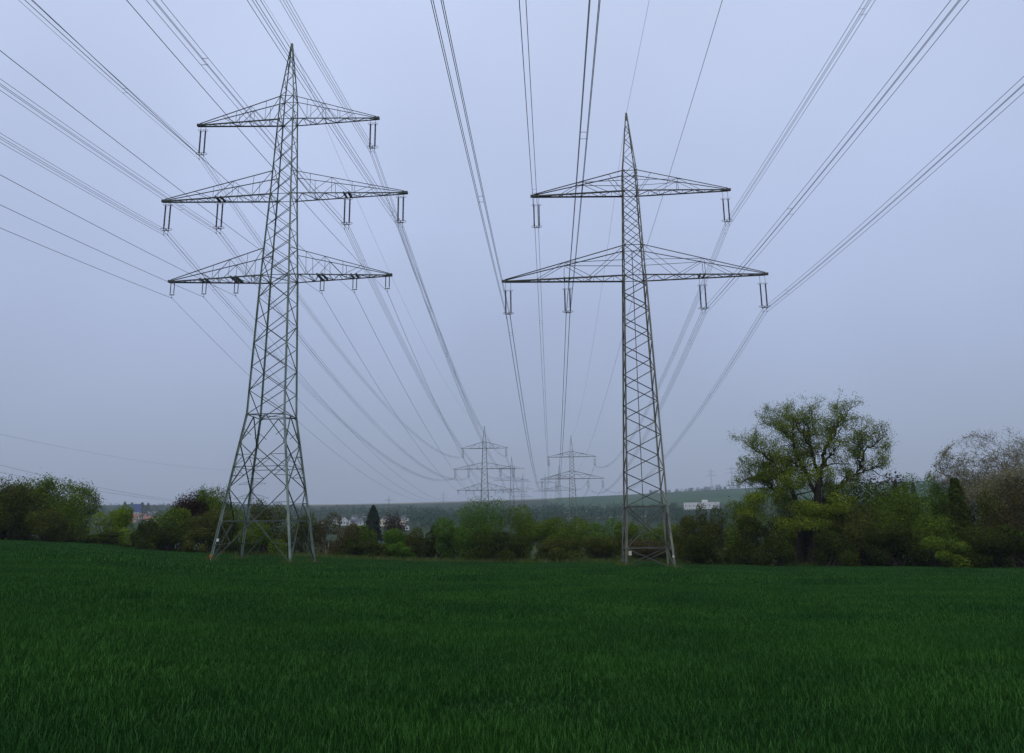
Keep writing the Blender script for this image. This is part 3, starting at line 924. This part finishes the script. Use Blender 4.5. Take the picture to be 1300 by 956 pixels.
def broad_tree(px, top, wpx, d, mat, label, levels=4, per=10, leaf=.26, trunk='bark', trunk_h=.25, fan=7, jit=.35, cat='tree', spread=.55, up=.1, keep=1.0, name='tree', rad=None, ground=None, aspect=1.0):
    r = np.random.default_rng(int(px * 5 + top * 3 + d))
    x, y, g = at(px, d)
    h = zat(px, top, d) - g; w = wpx * d / F
    tb, tips = [], []
    rt = rad or .028 * h
    th = trunk_h * h
    tb.append((np.array([[0, 0, -.4], [r.normal() * .1, 0, th * .5], [r.normal() * .2, r.normal() * .2, th]]), np.array([rt * 1.25, rt, rt * .85])))
    L = (h - th) * .52
    for k in range(fan):
        a = 2 * math.pi * (k + r.uniform(-.3, .3)) / fan
        s = r.uniform(.25, 1.0) * w / (2 * (h - th)) * 1.5
        grow((0, 0, th * r.uniform(.75, 1)), (math.cos(a) * s, math.sin(a) * s, 1), L * r.uniform(.8, 1.1), rt * .55, levels, tb, tips, r, spread, .16, up, (3, 4), .62)
    allP = np.concatenate([t[0] for t in tb])
    sx = w / 2 / max(np.quantile(np.abs(allP[:, 0]), .94), .1); sz = (h - th) / max(np.quantile(allP[:, 2], .995) - th, .1)
    zc, hz = th + (h - th) * .42, (h - th) * .58
    def fit(P):
        P = P.copy(); P[:, 0] *= sx; P[:, 1] *= min(sx, 1.2)
        P[:, 2] = np.where(P[:, 2] > th, th + (P[:, 2] - th) * sz, P[:, 2])
        q = np.sqrt((P[:, 0] / (w / 2)) ** 2 + (P[:, 1] / (w / 2)) ** 2 + ((P[:, 2] - zc) / hz) ** 2)
        f = np.where((q > 1) & (P[:, 2] > th), (1 + .12 * np.tanh(q - 1)) / np.maximum(q, 1e-6), 1.0)
        P[:, 0] *= f; P[:, 1] *= f; P[:, 2] = np.where(P[:, 2] > th, zc + (P[:, 2] - zc) * f, P[:, 2])
        return P
    tb = [(fit(P), rr) for P, rr in tb]; tips = [fit(P) for P in tips]
    root = empty(name, (x, y, g)); tag(root, label, cat)
    link('trunk', tubes_mesh('trunk', tb[:1], 9), MAT[trunk], root, True)
    link('branches', tubes_mesh('branches', tb[1:]), MAT[trunk], root)
    if per:
        C = tips_leaves(tips, per, jit, r, keep)
        N = C - np.array([0, 0, zc - hz * .3]); N /= np.linalg.norm(N, axis=1)[:, None]
        V, Q = leaves_mesh(C, np.full(len(C), leaf), 'crown', r, N, 1.0)
        link('crown', mesh_np('crown', V, Q), MAT[mat], root)
    return root
def conifer(px, top, base, wpx, d, mat, label, name='conifer', leaf=.5, n=2600, pw=1.0):
    r = np.random.default_rng(int(px))
    x, y, g = at(px, d)
    zb = zat(px, base, d); zt = zat(px, top, d); h = zt - g; w = wpx * d / F
    z0 = max(zb - g, .3)
    u = r.random(n) ** .8
    zz = z0 + (h - z0) * u
    layer = .75 + .25 * np.abs(np.sin(zz * 1.7))
    a = r.uniform(0, 2 * math.pi, n)
    layer = layer * (.8 + .25 * np.sin(3 * a + zz * 1.3) * np.sin(zz * 2.3 + a))
    rr = w / 2 * (1 - u) ** pw * layer * np.sqrt(r.uniform(.3, 1.1, n)) + .1
    P = np.stack([rr * np.cos(a), rr * np.sin(a), zz - rr * .25], 1)
    root = empty(name, (x, y, g)); tag(root, label, 'tree')
    link('trunk', tubes_mesh('trunk', [(np.array([[0, 0, -.3], [0, 0, h * .5], [0, 0, h * .97]]), np.array([.02 * h, .014 * h, .02]))], 6), MAT['bark'], root)
    N = np.stack([np.cos(a), np.sin(a), np.full(n, .5)], 1)
    V, Q = leaves_mesh(P, np.full(n, leaf), 'crown', r, N)
    link('crown', mesh_np('crown', V, Q), MAT[mat], root)

# --- left end of the hedge
broad_tree(2, 610, 46, 128, 'ol', 'olive green tree cut by the left edge of the view', 3, 46, .22, jit=.5, trunk_h=.1)
broad_tree(56, 606, 92, 132, 'md', 'tall loose-crowned tree with thin twigs on top near the left edge', 4, 20, .21, jit=.45, trunk_h=.1)
bush(20, 640, 80, 126, 'dk', 'dark thicket under the loose-crowned tree')
bush(86, 637, 50, 127, 'md', 'rounded mid green bush left of the bright yellow-green bush')
bush(58, 650, 66, 124, 'ol', 'low olive bush in front of the loose-crowned tree')
bush(137, 647, 62, 126, 'yg', 'bright yellow-green rounded bush near the left end of the hedge')
bush(122, 676, 50, 122, 'dk', 'dark low bush at the foot of the bright yellow-green bush')
bush(180, 662, 44, 123, 'dk', 'dark green bush between the bright bush and the village gap')
bush(196, 672, 40, 121, 'dk', 'low dark shrub in the gap below the distant village')
broad_tree(238, 626, 34, 130, 'copper', 'slim reddish-leaved tree beside the rounded tall tree', 3, 36, .21, jit=.4, trunk_h=.15)
broad_tree(269, 616, 48, 131, 'md', 'tall rounded tree just left of the tallest pylon', 4, 17, .2, jit=.38, trunk_h=.2)
bush(222, 648, 52, 126, 'md', 'mid green bush below the slim reddish tree')
bush(262, 650, 66, 123, 'ol', 'olive bush in front of the rounded tall tree')
bush(212, 668, 44, 121, 'dk', 'low dark green bush right of the village gap')
bush(245, 672, 44, 120, 'ol', 'small olive shrub at the field edge left of the tallest pylon')
bush(300, 652, 66, 124, 'md', 'green bush behind the left legs of the tallest pylon')
bush(340, 642, 62, 127, 'ol', 'tall olive bush seen between the legs of the tallest pylon')
bush(330, 668, 60, 120, 'md', 'low green bush seen low between the pylon legs')
bush(378, 655, 46, 124, 'ol', 'olive bush behind the right legs of the tallest pylon')
# --- bare brownish shrubs right of the tall pylon
bush(415, 656, 50, 124, 'br', 'bare brownish shrub with pale stems right of the tallest pylon', dens=.75, stem='bark_pale')
bush(440, 668, 50, 121, 'br', 'low brown twiggy shrub below the white houses', dens=.9)
bush(462, 668, 40, 123, 'md', 'green bush in front of the dark conifer')
bush(455, 684, 44, 119, 'dk', 'low dark bush at the foot of the brown shrubs')
bush(498, 674, 50, 121, 'gr', 'fresh green bush in front of the purple tree')
bush(527, 674, 42, 121, 'ol', 'small olive bush right of the purple tree')
bush(512, 690, 40, 118, 'gr', 'low green shrub with pale blossom near the field edge')
bush(478, 690, 46, 118, 'dk', 'low dark hedge shrub under the conifer')
bush(548, 670, 44, 120, 'dk', 'dark bush with pointed top left of the big round bush')
# --- the big bushes in the middle
bush(607, 640, 92, 121, 'gr', 'biggest round bush in the middle, below the hazy three-arm pylon', dens=1.1)
bush(575, 662, 60, 118, 'gr', 'lower green bush left of the biggest round bush')
bush(655, 648, 56, 121, 'md', 'yellowish green bush right of the biggest round bush')
bush(634, 676, 84, 116, 'dk', 'dark low bush at the foot of the biggest round bush')
bush(692, 663, 56, 118, 'md', 'low mid green bush between the big round bush and the broad one')
bush(722, 660, 76, 119, 'md', 'broad rounded bush below the hazy two-arm pylon')
bush(712, 684, 60, 114, 'ol', 'low brownish olive bush before the broad rounded bush')
bush(766, 664, 56, 118, 'gr', 'green bush just left of the slender pylon')
bush(765, 682, 58, 113, 'ol', 'low olive shrub left of the slender pylon foot')
bush(806, 666, 52, 118, 'md', 'bush seen through the slender pylon mast')
bush(842, 668, 48, 116, 'md', 'green bush behind the right leg of the slender pylon')
bush(818, 686, 60, 112, 'br', 'low brown shrub behind the slender pylon feet')
bush(874, 658, 52, 114, 'ol', 'olive bush right of the slender pylon')
bush(905, 646, 48, 113, 'ol', 'olive brown bush below the long white building')
bush(890, 684, 66, 108, 'dk', 'low dark bush at the field edge right of the slender pylon')
# --- thicket under the big trees on the right
bush(935, 640, 56, 112, 'md', 'green bush under the left side of the oak')
bush(960, 658, 66, 108, 'dk', 'dark bush left of the oak trunks')
bush(985, 676, 60, 104, 'dk', 'dark low bush before the oak trunks')
bush(1004, 640, 66, 117, 'md', 'green bush just behind the twin oak trunks')
bush(1036, 652, 50, 117, 'dk', 'dark bush behind the right oak trunk')
bush(1215, 640, 60, 112, 'dk', 'dark green bush behind the column tree')
bush(1062, 634, 66, 112, 'dk', 'dark bush right of the oak trunks')
bush(1050, 676, 70, 104, 'dk', 'low dark thicket at the foot of the oak')
bush(1098, 613, 62, 114, 'dk', 'tall dark bush under the isolated oak limb')
bush(1110, 632, 66, 109, 'md', 'mid green bush below the reddish dark tree top')
bush(1212, 626, 54, 115, 'gr', 'fresh green bush top peeping out just behind the column tree')
bush(1068, 624, 46, 116, 'md', 'green bush top between oak trunk and isolated limb')
bush(1092, 648, 70, 107, 'ol', 'olive bush with overhanging twigs right of the oak')
bush(1134, 609, 46, 118, 'copper', 'reddish dark tree top between oak and grey twiggy tree', leaf=.3)
bush(1152, 621, 64, 112, 'md', 'mid green bush in the right part of the thicket')
bush(1184, 613, 58, 116, 'gr', 'pale green bush left of the dark column tree')
bush(1130, 668, 76, 105, 'dk', 'dark low thicket between oak and column tree')
bush(1195, 656, 62, 107, 'md', 'green bush in front of the dark column tree')
bush(1200, 684, 70, 103, 'md', 'low brighter green shrub at the foot of the column tree')
bush(1253, 632, 60, 109, 'ol', 'olive brown bush below the grey twiggy tree')
bush(1290, 625, 62, 108, 'br', 'brown twiggy bush at the right edge')
bush(1255, 672, 80, 103, 'dk', 'dark low bush under the grey twiggy tree')
bush(1300, 670, 60, 103, 'dk', 'dark low bush at the right edge of the field')
bush(1345, 628, 80, 108, 'md', 'green bush continuing the thicket past the right edge')
bush(1420, 632, 90, 110, 'ol', 'olive bush farther out past the right edge of the thicket')
bush(1500, 640, 90, 112, 'dk', 'dark bush farthest out past the right edge of the thicket')
bush(-45, 632, 80, 128, 'md', 'green bush continuing the hedge past the left edge')
bush(-120, 640, 90, 130, 'dk', 'dark bush farthest out past the left edge')
conifer(1222, 606, 700, 31, 107, 'dk', 'narrow dark green column-shaped tree', 'column_tree', .24, 5500, .35)
broad_tree(1292, 543, 146, 116, 'grey', 'grey twiggy round tree just coming into leaf at the right edge', 5, 5, .16, 'bark_grey', .2, 11, .22, spread=.5, up=.08, rad=.42)

# --- the old oak with crooked limbs
def oak():
    r = np.random.default_rng(5)
    d = 110.0
    x0, y0, g = at(1030, d)
    def P3(px, py, dy=0.0):
        bx, by = bearing(px, py); dd = d + dy
        return np.array([bx * dd - x0, by * dd - y0, zat(px, py, dd) - g])
    limbs = [
        ([(1034, 716, 0), (1033, 685, 0), (1036, 650, 0), (1039, 622, 0), (1042, 598, .3)], .62, .3),
        ([(1016, 716, .8), (1018, 680, .8), (1016, 650, .5), (1008, 630, 0)], .5, .3),
        ([(1042, 598, .3), (1046, 575, 1), (1054, 555, 1.6), (1064, 540, 2), (1076, 524, 2)], .27, .06),
        ([(1040, 606, 0), (1033, 590, -1), (1029, 565, -1.5), (1026, 545, -2), (1031, 527, -2)], .25, .05),
        ([(1037, 632, 0), (1024, 605, 1), (1012, 580, 2), (1006, 560, 2), (990, 543, 2.5), (975, 538, 2.5)], .27, .05),
        ([(1008, 630, 0), (998, 606, -1), (984, 590, -2), (968, 576, -2.5), (950, 566, -3)], .26, .05),
        ([(1012, 642, .3), (990, 624, 1), (970, 610, 2), (955, 606, 2), (943, 612, 2)], .22, .05),
        ([(1038, 640, 0), (1058, 624, .5), (1074, 612, 1), (1086, 604, 1.4), (1093, 588, 1.6), (1100, 572, 1.6), (1118, 558, 2)], .25, .06),
        ([(1088, 602, 1.4), (1104, 596, 2), (1122, 588, 2.3)], .12, .04),
        ([(1094, 585, 1.6), (1088, 570, 1), (1094, 556, .5)], .12, .04),
        ([(1044, 588, .4), (1052, 580, -.5), (1060, 570, -1.2)], .12, .04),
        ([(1052, 560, 1.5), (1060, 553, 1), (1066, 546, .5)], .1, .03),
        ([(1030, 568, -1.4), (1018, 552, -2.5), (1010, 536, -3)], .14, .04),
        ([(1005, 560, 2), (1008, 542, 3), (1002, 530, 3.2)], .12, .04),
        ([(1018, 592, 1.5), (1000, 586, 3.5), (980, 590, 4.5)], .15, .04),
    ]
    tb = []; tips = []
    for k, (pts, ra, rb) in enumerate(limbs):
        C = np.array([P3(*p) for p in pts])
        # smooth the limb and give it small kinks
        t = np.linspace(0, len(C) - 1, 4 * len(C)); P = np.stack([np.interp(t, np.arange(len(C)), C[:, i]) for i in range(3)], 1)
        P[1:-1] += r.normal(size=(len(P) - 2, 3)) * (.12 if k > 1 else .05)
        if k < 2: P[0, 2] = -.4
        tb.append((P, np.linspace(ra * (1.15 if k < 2 else 1), rb, len(P))))
        if k < 2:
            for j in range(5):
                i = int(r.integers(len(P) // 2, len(P)))
                dr = r.normal(size=3); dr[2] = abs(dr[2]) * .3 + .1
                grow(P[i], dr, r.uniform(2.5, 4), .1, 2, tb, tips, r, .6, .25, .06, (3, 5), .65)
            continue
        m = int(np.linalg.norm(P[-1] - P[0]) * 2.4) + 3
        for j in range(m):
            i = int(len(P) * (.25 + .75 * (j + .5) / m)); i = min(i, len(P) - 2)
            ax = P[i + 1] - P[i]; ax /= np.linalg.norm(ax)
            q = r.normal(size=3); q[2] += .35
            dr = ax * .5 + q / np.linalg.norm(q)
            grow(P[i], dr, r.uniform(1.1, 2.2), .06 * (1.2 - .6 * i / len(P)) + .015, 2, tb, tips, r, .6, .28, .08, (2, 4), .66)
        grow(P[-1], P[-1] - P[-2], 1.5, rb, 2, tb, tips, r, .6, .28, .1, (3, 4), .66)
    root = empty('oak_tree', (x0, y0, g)); tag(root, 'big old oak with twin trunks and crooked limbs coming into leaf', 'tree')
    link('trunk', tubes_mesh('trunk', tb[:1], 10), MAT['bark'], root, True)
    link('branches', tubes_mesh('branches', tb[1:], 6), MAT['bark'], root)
    C = tips_leaves(tips, 27, .27, r, .95)
    V, Q = leaves_mesh(C, np.full(len(C), .14), 'crown', r)
    link('crown', mesh_np('crown', V, Q), MAT['oak'], root)
    # denser low foliage on the left side
    cl = []; nl = []
    for (px, py, dy, rx, rz, n) in ((975, 628, -1, 3.4, 1.7, 3200), (1000, 612, -2, 2.8, 1.9, 3000), (1015, 640, -2.5, 3, 2, 3200), (950, 640, 1, 2.6, 1.8, 2400),
                                    (1052, 640, -1, 2.4, 1.8, 2200), (985, 652, -2, 3.4, 2.2, 3000), (1052, 614, 1.5, 1.9, 1.5, 1300), (1003, 590, 1, 2.0, 1.5, 1700),
                                    (962, 606, 1, 2.0, 1.4, 1500), (1030, 606, -2.6, 2.2, 1.8, 1800), (1020, 575, 1, 1.6, 1.2, 700), (985, 575, 0, 1.6, 1.1, 700), (1040, 655, -3, 3, 1.8, 2200), (1000, 668, -3, 3.4, 1.8, 2400), (990, 598, 1.5, 2.2, 1.6, 1600), (1014, 600, 2, 2.2, 1.8, 1500), (1072, 622, 1, 2.0, 1.3, 1100), (965, 590, -1, 1.8, 1.2, 900), (1035, 560, 0, 1.6, 1.2, 600)):
        c = P3(px, py, dy)
        for q in range(7):
            cc = c + r.normal(size=3) * np.array([rx, rx, rz]) * .45
            u = r.normal(size=(n // 7, 3)); u /= np.linalg.norm(u, axis=1)[:, None]
            nl.append(u + np.array([0, 0, .25])); cl.append(cc + u * np.array([rx, rx, rz]) * .42 * r.uniform(.5, 1.1, (n // 7, 1)))
    C = np.concatenate(cl)
    V, Q = leaves_mesh(C, np.full(len(C), .19), 'low_foliage', r, np.concatenate(nl))
    link('low_foliage', mesh_np('low_foliage', V, Q), MAT['oak'], root)
oak()

# --- trees standing beyond the hedge
conifer(473, 642, 684, 30, 240, 'needle', 'dark pointed conifer standing between the white houses', 'conifer', .7, 3600, .6)
bush(501, 656, 34, 240, 'copper', 'round dark purple-leaved tree right of the conifer', 'tree', 'tree', leaf=.45, dens=.8)
for px, top, w, lb in ((154, 637, 7, 'thin far poplar left of the blue building'), (163, 638, 6, 'second thin far poplar beside the blue building'),
                       (176, 638, 11, 'pointed far tree right above the blue building'), (184, 639, 11, 'pointed far tree just right of the blue building top')):
    x, y, g, d = ground_hit(px, 652)
    conifer(px, top, 652, w, d, 'far', lb, 'poplar', 2.6, 420, .45)
for px, top, w, lb in ((1146, 610, 10, 'hazy blue spruce top left of three above the thicket'), (1157, 612, 9, 'hazy blue spruce top in the middle above the thicket'),
                       (1168, 613, 9, 'hazy blue spruce top right above the thicket')):
    conifer(px, top, 640, w, 420, 'needle', lb, 'spruce', 1.1, 700, .7)

# --- rough grass along the foot of the hedge
def rough_grass():
    n = 24000
    t = rng.uniform(-.63, .63, n)
    y = np.interp(t, _et, _ee) * .97 + np.abs(rng.normal(0, 1.6, n)) * np.where(rng.random(n) < .45, -1, 1.6) + .5; x = t * y
    z = gz(x, y)
    V, Q = [], []
    h = rng.uniform(.25, .7, n); w = rng.uniform(.03, .07, n); a = rng.uniform(0, 6.28, n); l = rng.normal(size=(n, 2)) * .18
    c, s = np.cos(a) * w, np.sin(a) * w
    V = np.stack([np.stack([x - c, y - s, z - .05], 1), np.stack([x + c, y + s, z - .05], 1), np.stack([x + l[:, 0] + c * .2, y + l[:, 1], z + h], 1), np.stack([x + l[:, 0] - c * .2, y + l[:, 1], z + h], 1)], 1).reshape(-1, 3)
    MAT['rough'] = noisy('rough_grass', (.06, .10, .02), (.11, .15, .035), .4, .8, 0, .05, 0, (.18, .18, .07), island=.5, trans=.2)
    tag(link('rough_grass', mesh_np('rough_grass', V, np.arange(4 * n).reshape(-1, 4)), MAT['rough']), 'strip of rough grass along the foot of the hedge', kind='stuff')
rough_grass()
def foot_weeds():
    V_ = []
    for (px_, py_, az, hw) in ((LP[0], LP[1], L_AZ, 3.55), (RP[0], RP[1], R_AZ, 2.4)):
        for sx in (-1, 1):
            for sy in (-1, 1):
                n = 170
                x = px_ + sx * hw * math.cos(az) + sy * hw * math.sin(az) + rng.normal(0, .38, n)
                y = py_ - sx * hw * math.sin(az) + sy * hw * math.cos(az) + rng.normal(0, .38, n)
                z = gz(x, y); h = rng.uniform(.2, .62, n); w = rng.uniform(.02, .045, n); a = rng.uniform(0, 6.28, n); l = rng.normal(size=(n, 2)) * .14
                c, s_ = np.cos(a) * w, np.sin(a) * w
                V_.append(np.stack([np.stack([x - c, y - s_, z - .05], 1), np.stack([x + c, y + s_, z - .05], 1), np.stack([x + l[:, 0] + c * .2, y + l[:, 1], z + h], 1), np.stack([x + l[:, 0] - c * .2, y + l[:, 1], z + h], 1)], 1).reshape(-1, 3))
    V = np.concatenate(V_)
    tag(link('weeds', mesh_np('weeds', V, np.arange(len(V)).reshape(-1, 4)), MAT['rough']), 'tufts of uncut weeds round the feet of the two big pylons', kind='stuff')
foot_weeds()

# --- far woods
def woodland(name, label, regions, seed):
    r = np.random.default_rng(seed)
    C, S, NN = [], [], []
    for (p0, p1, y0, y1, n, h, d0) in regions:
        for k in range(n):
            px = r.uniform(p0, p1); f = (px - p0) / (p1 - p0)
            ya = y0[0] + (y0[1] - y0[0]) * f; yb = y1[0] + (y1[1] - y1[0]) * f
            x, y, g, d = ground_hit(px, r.uniform(ya, yb), d0)
            hh = h * r.uniform(.6, 1.2); m = 34
            u = r.normal(size=(m, 3)); u /= np.linalg.norm(u, axis=1)[:, None]
            q = u * np.array([hh * .34, hh * .34, hh * .48]) * r.uniform(.6, 1.1, (m, 1)) + np.array([x, y, g + hh * .52])
            C.append(q); S.append(np.full(m, hh * .2)); NN.append(u + np.array([0, 0, .4]))
    C = np.concatenate(C); S = np.concatenate(S)
    V, Q = leaves_mesh(C, S, name, r, np.concatenate(NN))
    tag(link(name, mesh_np(name, V, Q), MAT['far']), label, kind='stuff')
woodland('woodland', 'far hazy woods covering the lower slopes of the hills', [
    (270, 560, (649, 650), (660, 662), 380, 13, 500), (520, 720, (654, 650), (672, 670), 320, 13, 420),
    (690, 870, (649, 647), (664, 664), 300, 12, 420), (860, 950, (655, 655), (662, 662), 120, 9, 420),
    (95, 330, (646, 646), (664, 664), 300, 11, 420), (825, 945, (622, 619), (624, 621), 90, 14, 1800),
    (-40, 120, (642, 642), (656, 656), 120, 14, 500), (130, 300, (643, 643), (647, 647), 120, 9, 900),
    (1130, 1310, (610, 608), (630, 630), 120, 14, 600)], 21)

# ------------------------------------------------------------------ buildings on the far slopes
def house(px, py, wpx, hpx, label, wall='white_wall', roof='grey_roof', rot=0.0, deep=.8, pitch=.45, win=2, d0=500, cat='house', name='house', flat=False, group='houses on the far slope', gable=False):
    x, y, g, d = ground_hit(px, py, d0)
    k = d / F
    w, h = wpx * k, hpx * k
    dp = w * deep
    root = empty(name, (x, y, g), -math.atan2(x, y) + rot)
    tag(root, label, cat, group)
    b = MB()
    b.box((0, 0, h / 2 - 1), (w, dp, h + 2))
    rh = (dp if not gable else w) * pitch
    if not flat:
        if gable:   # gable end faces the view
            b.add([(-w / 2, -dp / 2, h), (w / 2, -dp / 2, h), (0, -dp / 2, h + rh), (-w / 2, dp / 2, h), (w / 2, dp / 2, h), (0, dp / 2, h + rh)], [(0, 1, 2), (4, 3, 5), (0, 2, 5, 3), (1, 4, 5, 2)])
        else:
            b.add([(-w / 2, -dp / 2, h), (-w / 2, dp / 2, h), (-w / 2, 0, h + rh), (w / 2, -dp / 2, h), (w / 2, dp / 2, h), (w / 2, 0, h + rh)], [(1, 0, 2), (3, 4, 5), (0, 3, 5, 2), (4, 1, 2, 5)])
    b.build('wall', MAT[wall], root)
    r_ = MB(); t = .25
    if flat:
        r_.box((0, 0, h + .35), (w + .4, dp + .4, .6))
    else:
        o = .4
        for s in (-1, 1):
            if gable: pts = [(s * (w / 2 + o), -dp / 2 - o, h - o * rh / (w / 2)), (s * (w / 2 + o), dp / 2 + o, h - o * rh / (w / 2)), (0, dp / 2 + o, h + rh), (0, -dp / 2 - o, h + rh)]
            else: pts = [(-w / 2 - o, s * (dp / 2 + o), h - o * rh / (dp / 2)), (w / 2 + o, s * (dp / 2 + o), h - o * rh / (dp / 2)), (w / 2 + o, 0, h + rh), (-w / 2 - o, 0, h + rh)]
            V = [(p[0], p[1], p[2] + .06) for p in pts] + [(p[0], p[1], p[2] + t + .06) for p in pts]
            r_.add(V, [(0, 1, 2, 3), (7, 6, 5, 4), (0, 4, 5, 1), (1, 5, 6, 2), (2, 6, 7, 3), (3, 7, 4, 0)])
    rf = r_.build('roof', MAT[roof], root)
    if not flat and not gable:
        MB().box((w * .2, 0, h + rh + .4), (.6, .6, 1.2)).build('chimney', MAT[wall], rf)
    for q in range(win):
        wx = (q + .5) / win * w - w / 2
        MB().box((wx, -dp / 2 - .02, h * .5), (min(1.6, w / win * .55), .12, min(1.6, h * .4))).build('window', MAT['glass'], root)
    return root
house(409, 669, 5, 4, 'small white gabled house beyond the brown shrub', gable=True)
house(427, 666, 7, 6, 'white house with broad gable, leftmost of the cluster by the conifer', gable=True)
house(437, 667, 9, 6, 'brightest white gabled house in the cluster left of the conifer', gable=True, win=3)
house(447.5, 669, 8, 6, 'white house with its grey roof side on, right of the brightest one', rot=.5)
house(456, 667, 9, 4, 'long low white house just left of the conifer', rot=-.4, win=3)
house(461, 658, 6, 3, 'small far white house above the others left of the conifer', win=1)
house(450, 661, 6, 4, 'far grey-roofed house higher up the slope behind the cluster', rot=.3)
house(436, 659, 5, 3, 'tiny far house highest on the slope left of the conifer', win=1)
house(485, 668, 8, 6, 'cream house between conifer and purple tree', wall='cream_wall', gable=True)
house(489, 663, 6, 4, 'white house with dark roof behind the cream one', rot=.3)
house(511, 667, 7, 5, 'white house right of the purple tree', wall='cream_wall', gable=True)
house(514, 662, 8, 4, 'white long-roofed house above the one beside the purple tree', rot=-.3)
house(517, 673, 5, 4, 'lowest small white house right of the purple tree', gable=True, win=1)
house(168.5, 652, 17, 10, 'dark blue block-shaped building in the distant village', wall='blue_wall', roof='blue_wall', flat=True, win=4, cat='building', name='building', group=None, deep=.6)
house(171, 654, 15, 2.6, 'long low white hall below the blue building', flat=True, roof='white_wall', win=0, cat='building', name='building', group=None)
house(194, 653, 11, 2.6, 'low white hall right of the blue building', flat=True, roof='white_wall', win=0, cat='building', name='building', group=None)
house(168, 663, 8, 6, 'salmon coloured house in the village gap', wall='orange_wall', roof='red_roof', win=2)
house(187, 664, 9, 4, 'white house with red roof in the village gap', roof='red_roof', win=2)
house(195, 663, 9, 7, 'pale blue-grey house at the right of the village gap', roof='grey_roof', win=3)
house(203, 660, 8, 4, 'dark-roofed house at the far right of the village gap', wall='cream_wall', win=2)
house(180, 659, 8, 3, 'red-roofed house below the blue building', wall='cream_wall', roof='red_roof', win=2)
house(891, 646, 42, 7, 'long white industrial building on the slope left of the oak', flat=True, roof='white_wall', win=9, cat='building', name='building', group=None, deep=.5)
x_, y_, g_, d_ = ground_hit(895, 646)
_rb = [o for o in bpy.data.objects if o.get('label', '').startswith('long white industrial')][0]
MB().box((d_ / F * 4, 0, d_ / F * 9), (d_ / F * 7, 8, d_ / F * 3)).build('roof_house', MAT['white_wall'], _rb)
house(723, 651, 16, 2.6, 'low white shed on the slope behind the hazy two-arm pylon', flat=True, roof='white_wall', win=0, cat='building', name='building', group=None)
house(739, 651, 13, 2.2, 'second low white shed right beside the first one', flat=True, roof='white_wall', win=0, cat='building', name='building', group=None)

# ------------------------------------------------------------------ haze
HAZE = 1.5e-4
def haze():
    m = bpy.data.materials.new('haze'); m.use_nodes = True
    n = m.node_tree; n.nodes.clear()
    o = n.nodes.new('ShaderNodeOutputMaterial'); v = n.nodes.new('ShaderNodeVolumePrincipled')
    v.inputs['Color'].default_value = (.82, .88, .97, 1)
    v.inputs['Density'].default_value = HAZE
    v.inputs['Anisotropy'].default_value = .2
    n.links.new(v.outputs[0], o.inputs['Volume'])
    b = MB(); zs = [float(vv.co.z) for vv in bpy.data.objects['ground'].data.vertices]
    lo, hi = min(zs) - 1.0, 175.0
    hi = max(hi, max(zs) + 5)
    b.box((0, 0, (lo + hi) / 2), (18600, 18600, hi - lo))
    tag(b.build('haze', m), 'pale blue haze over the whole landscape', kind='stuff')
haze()
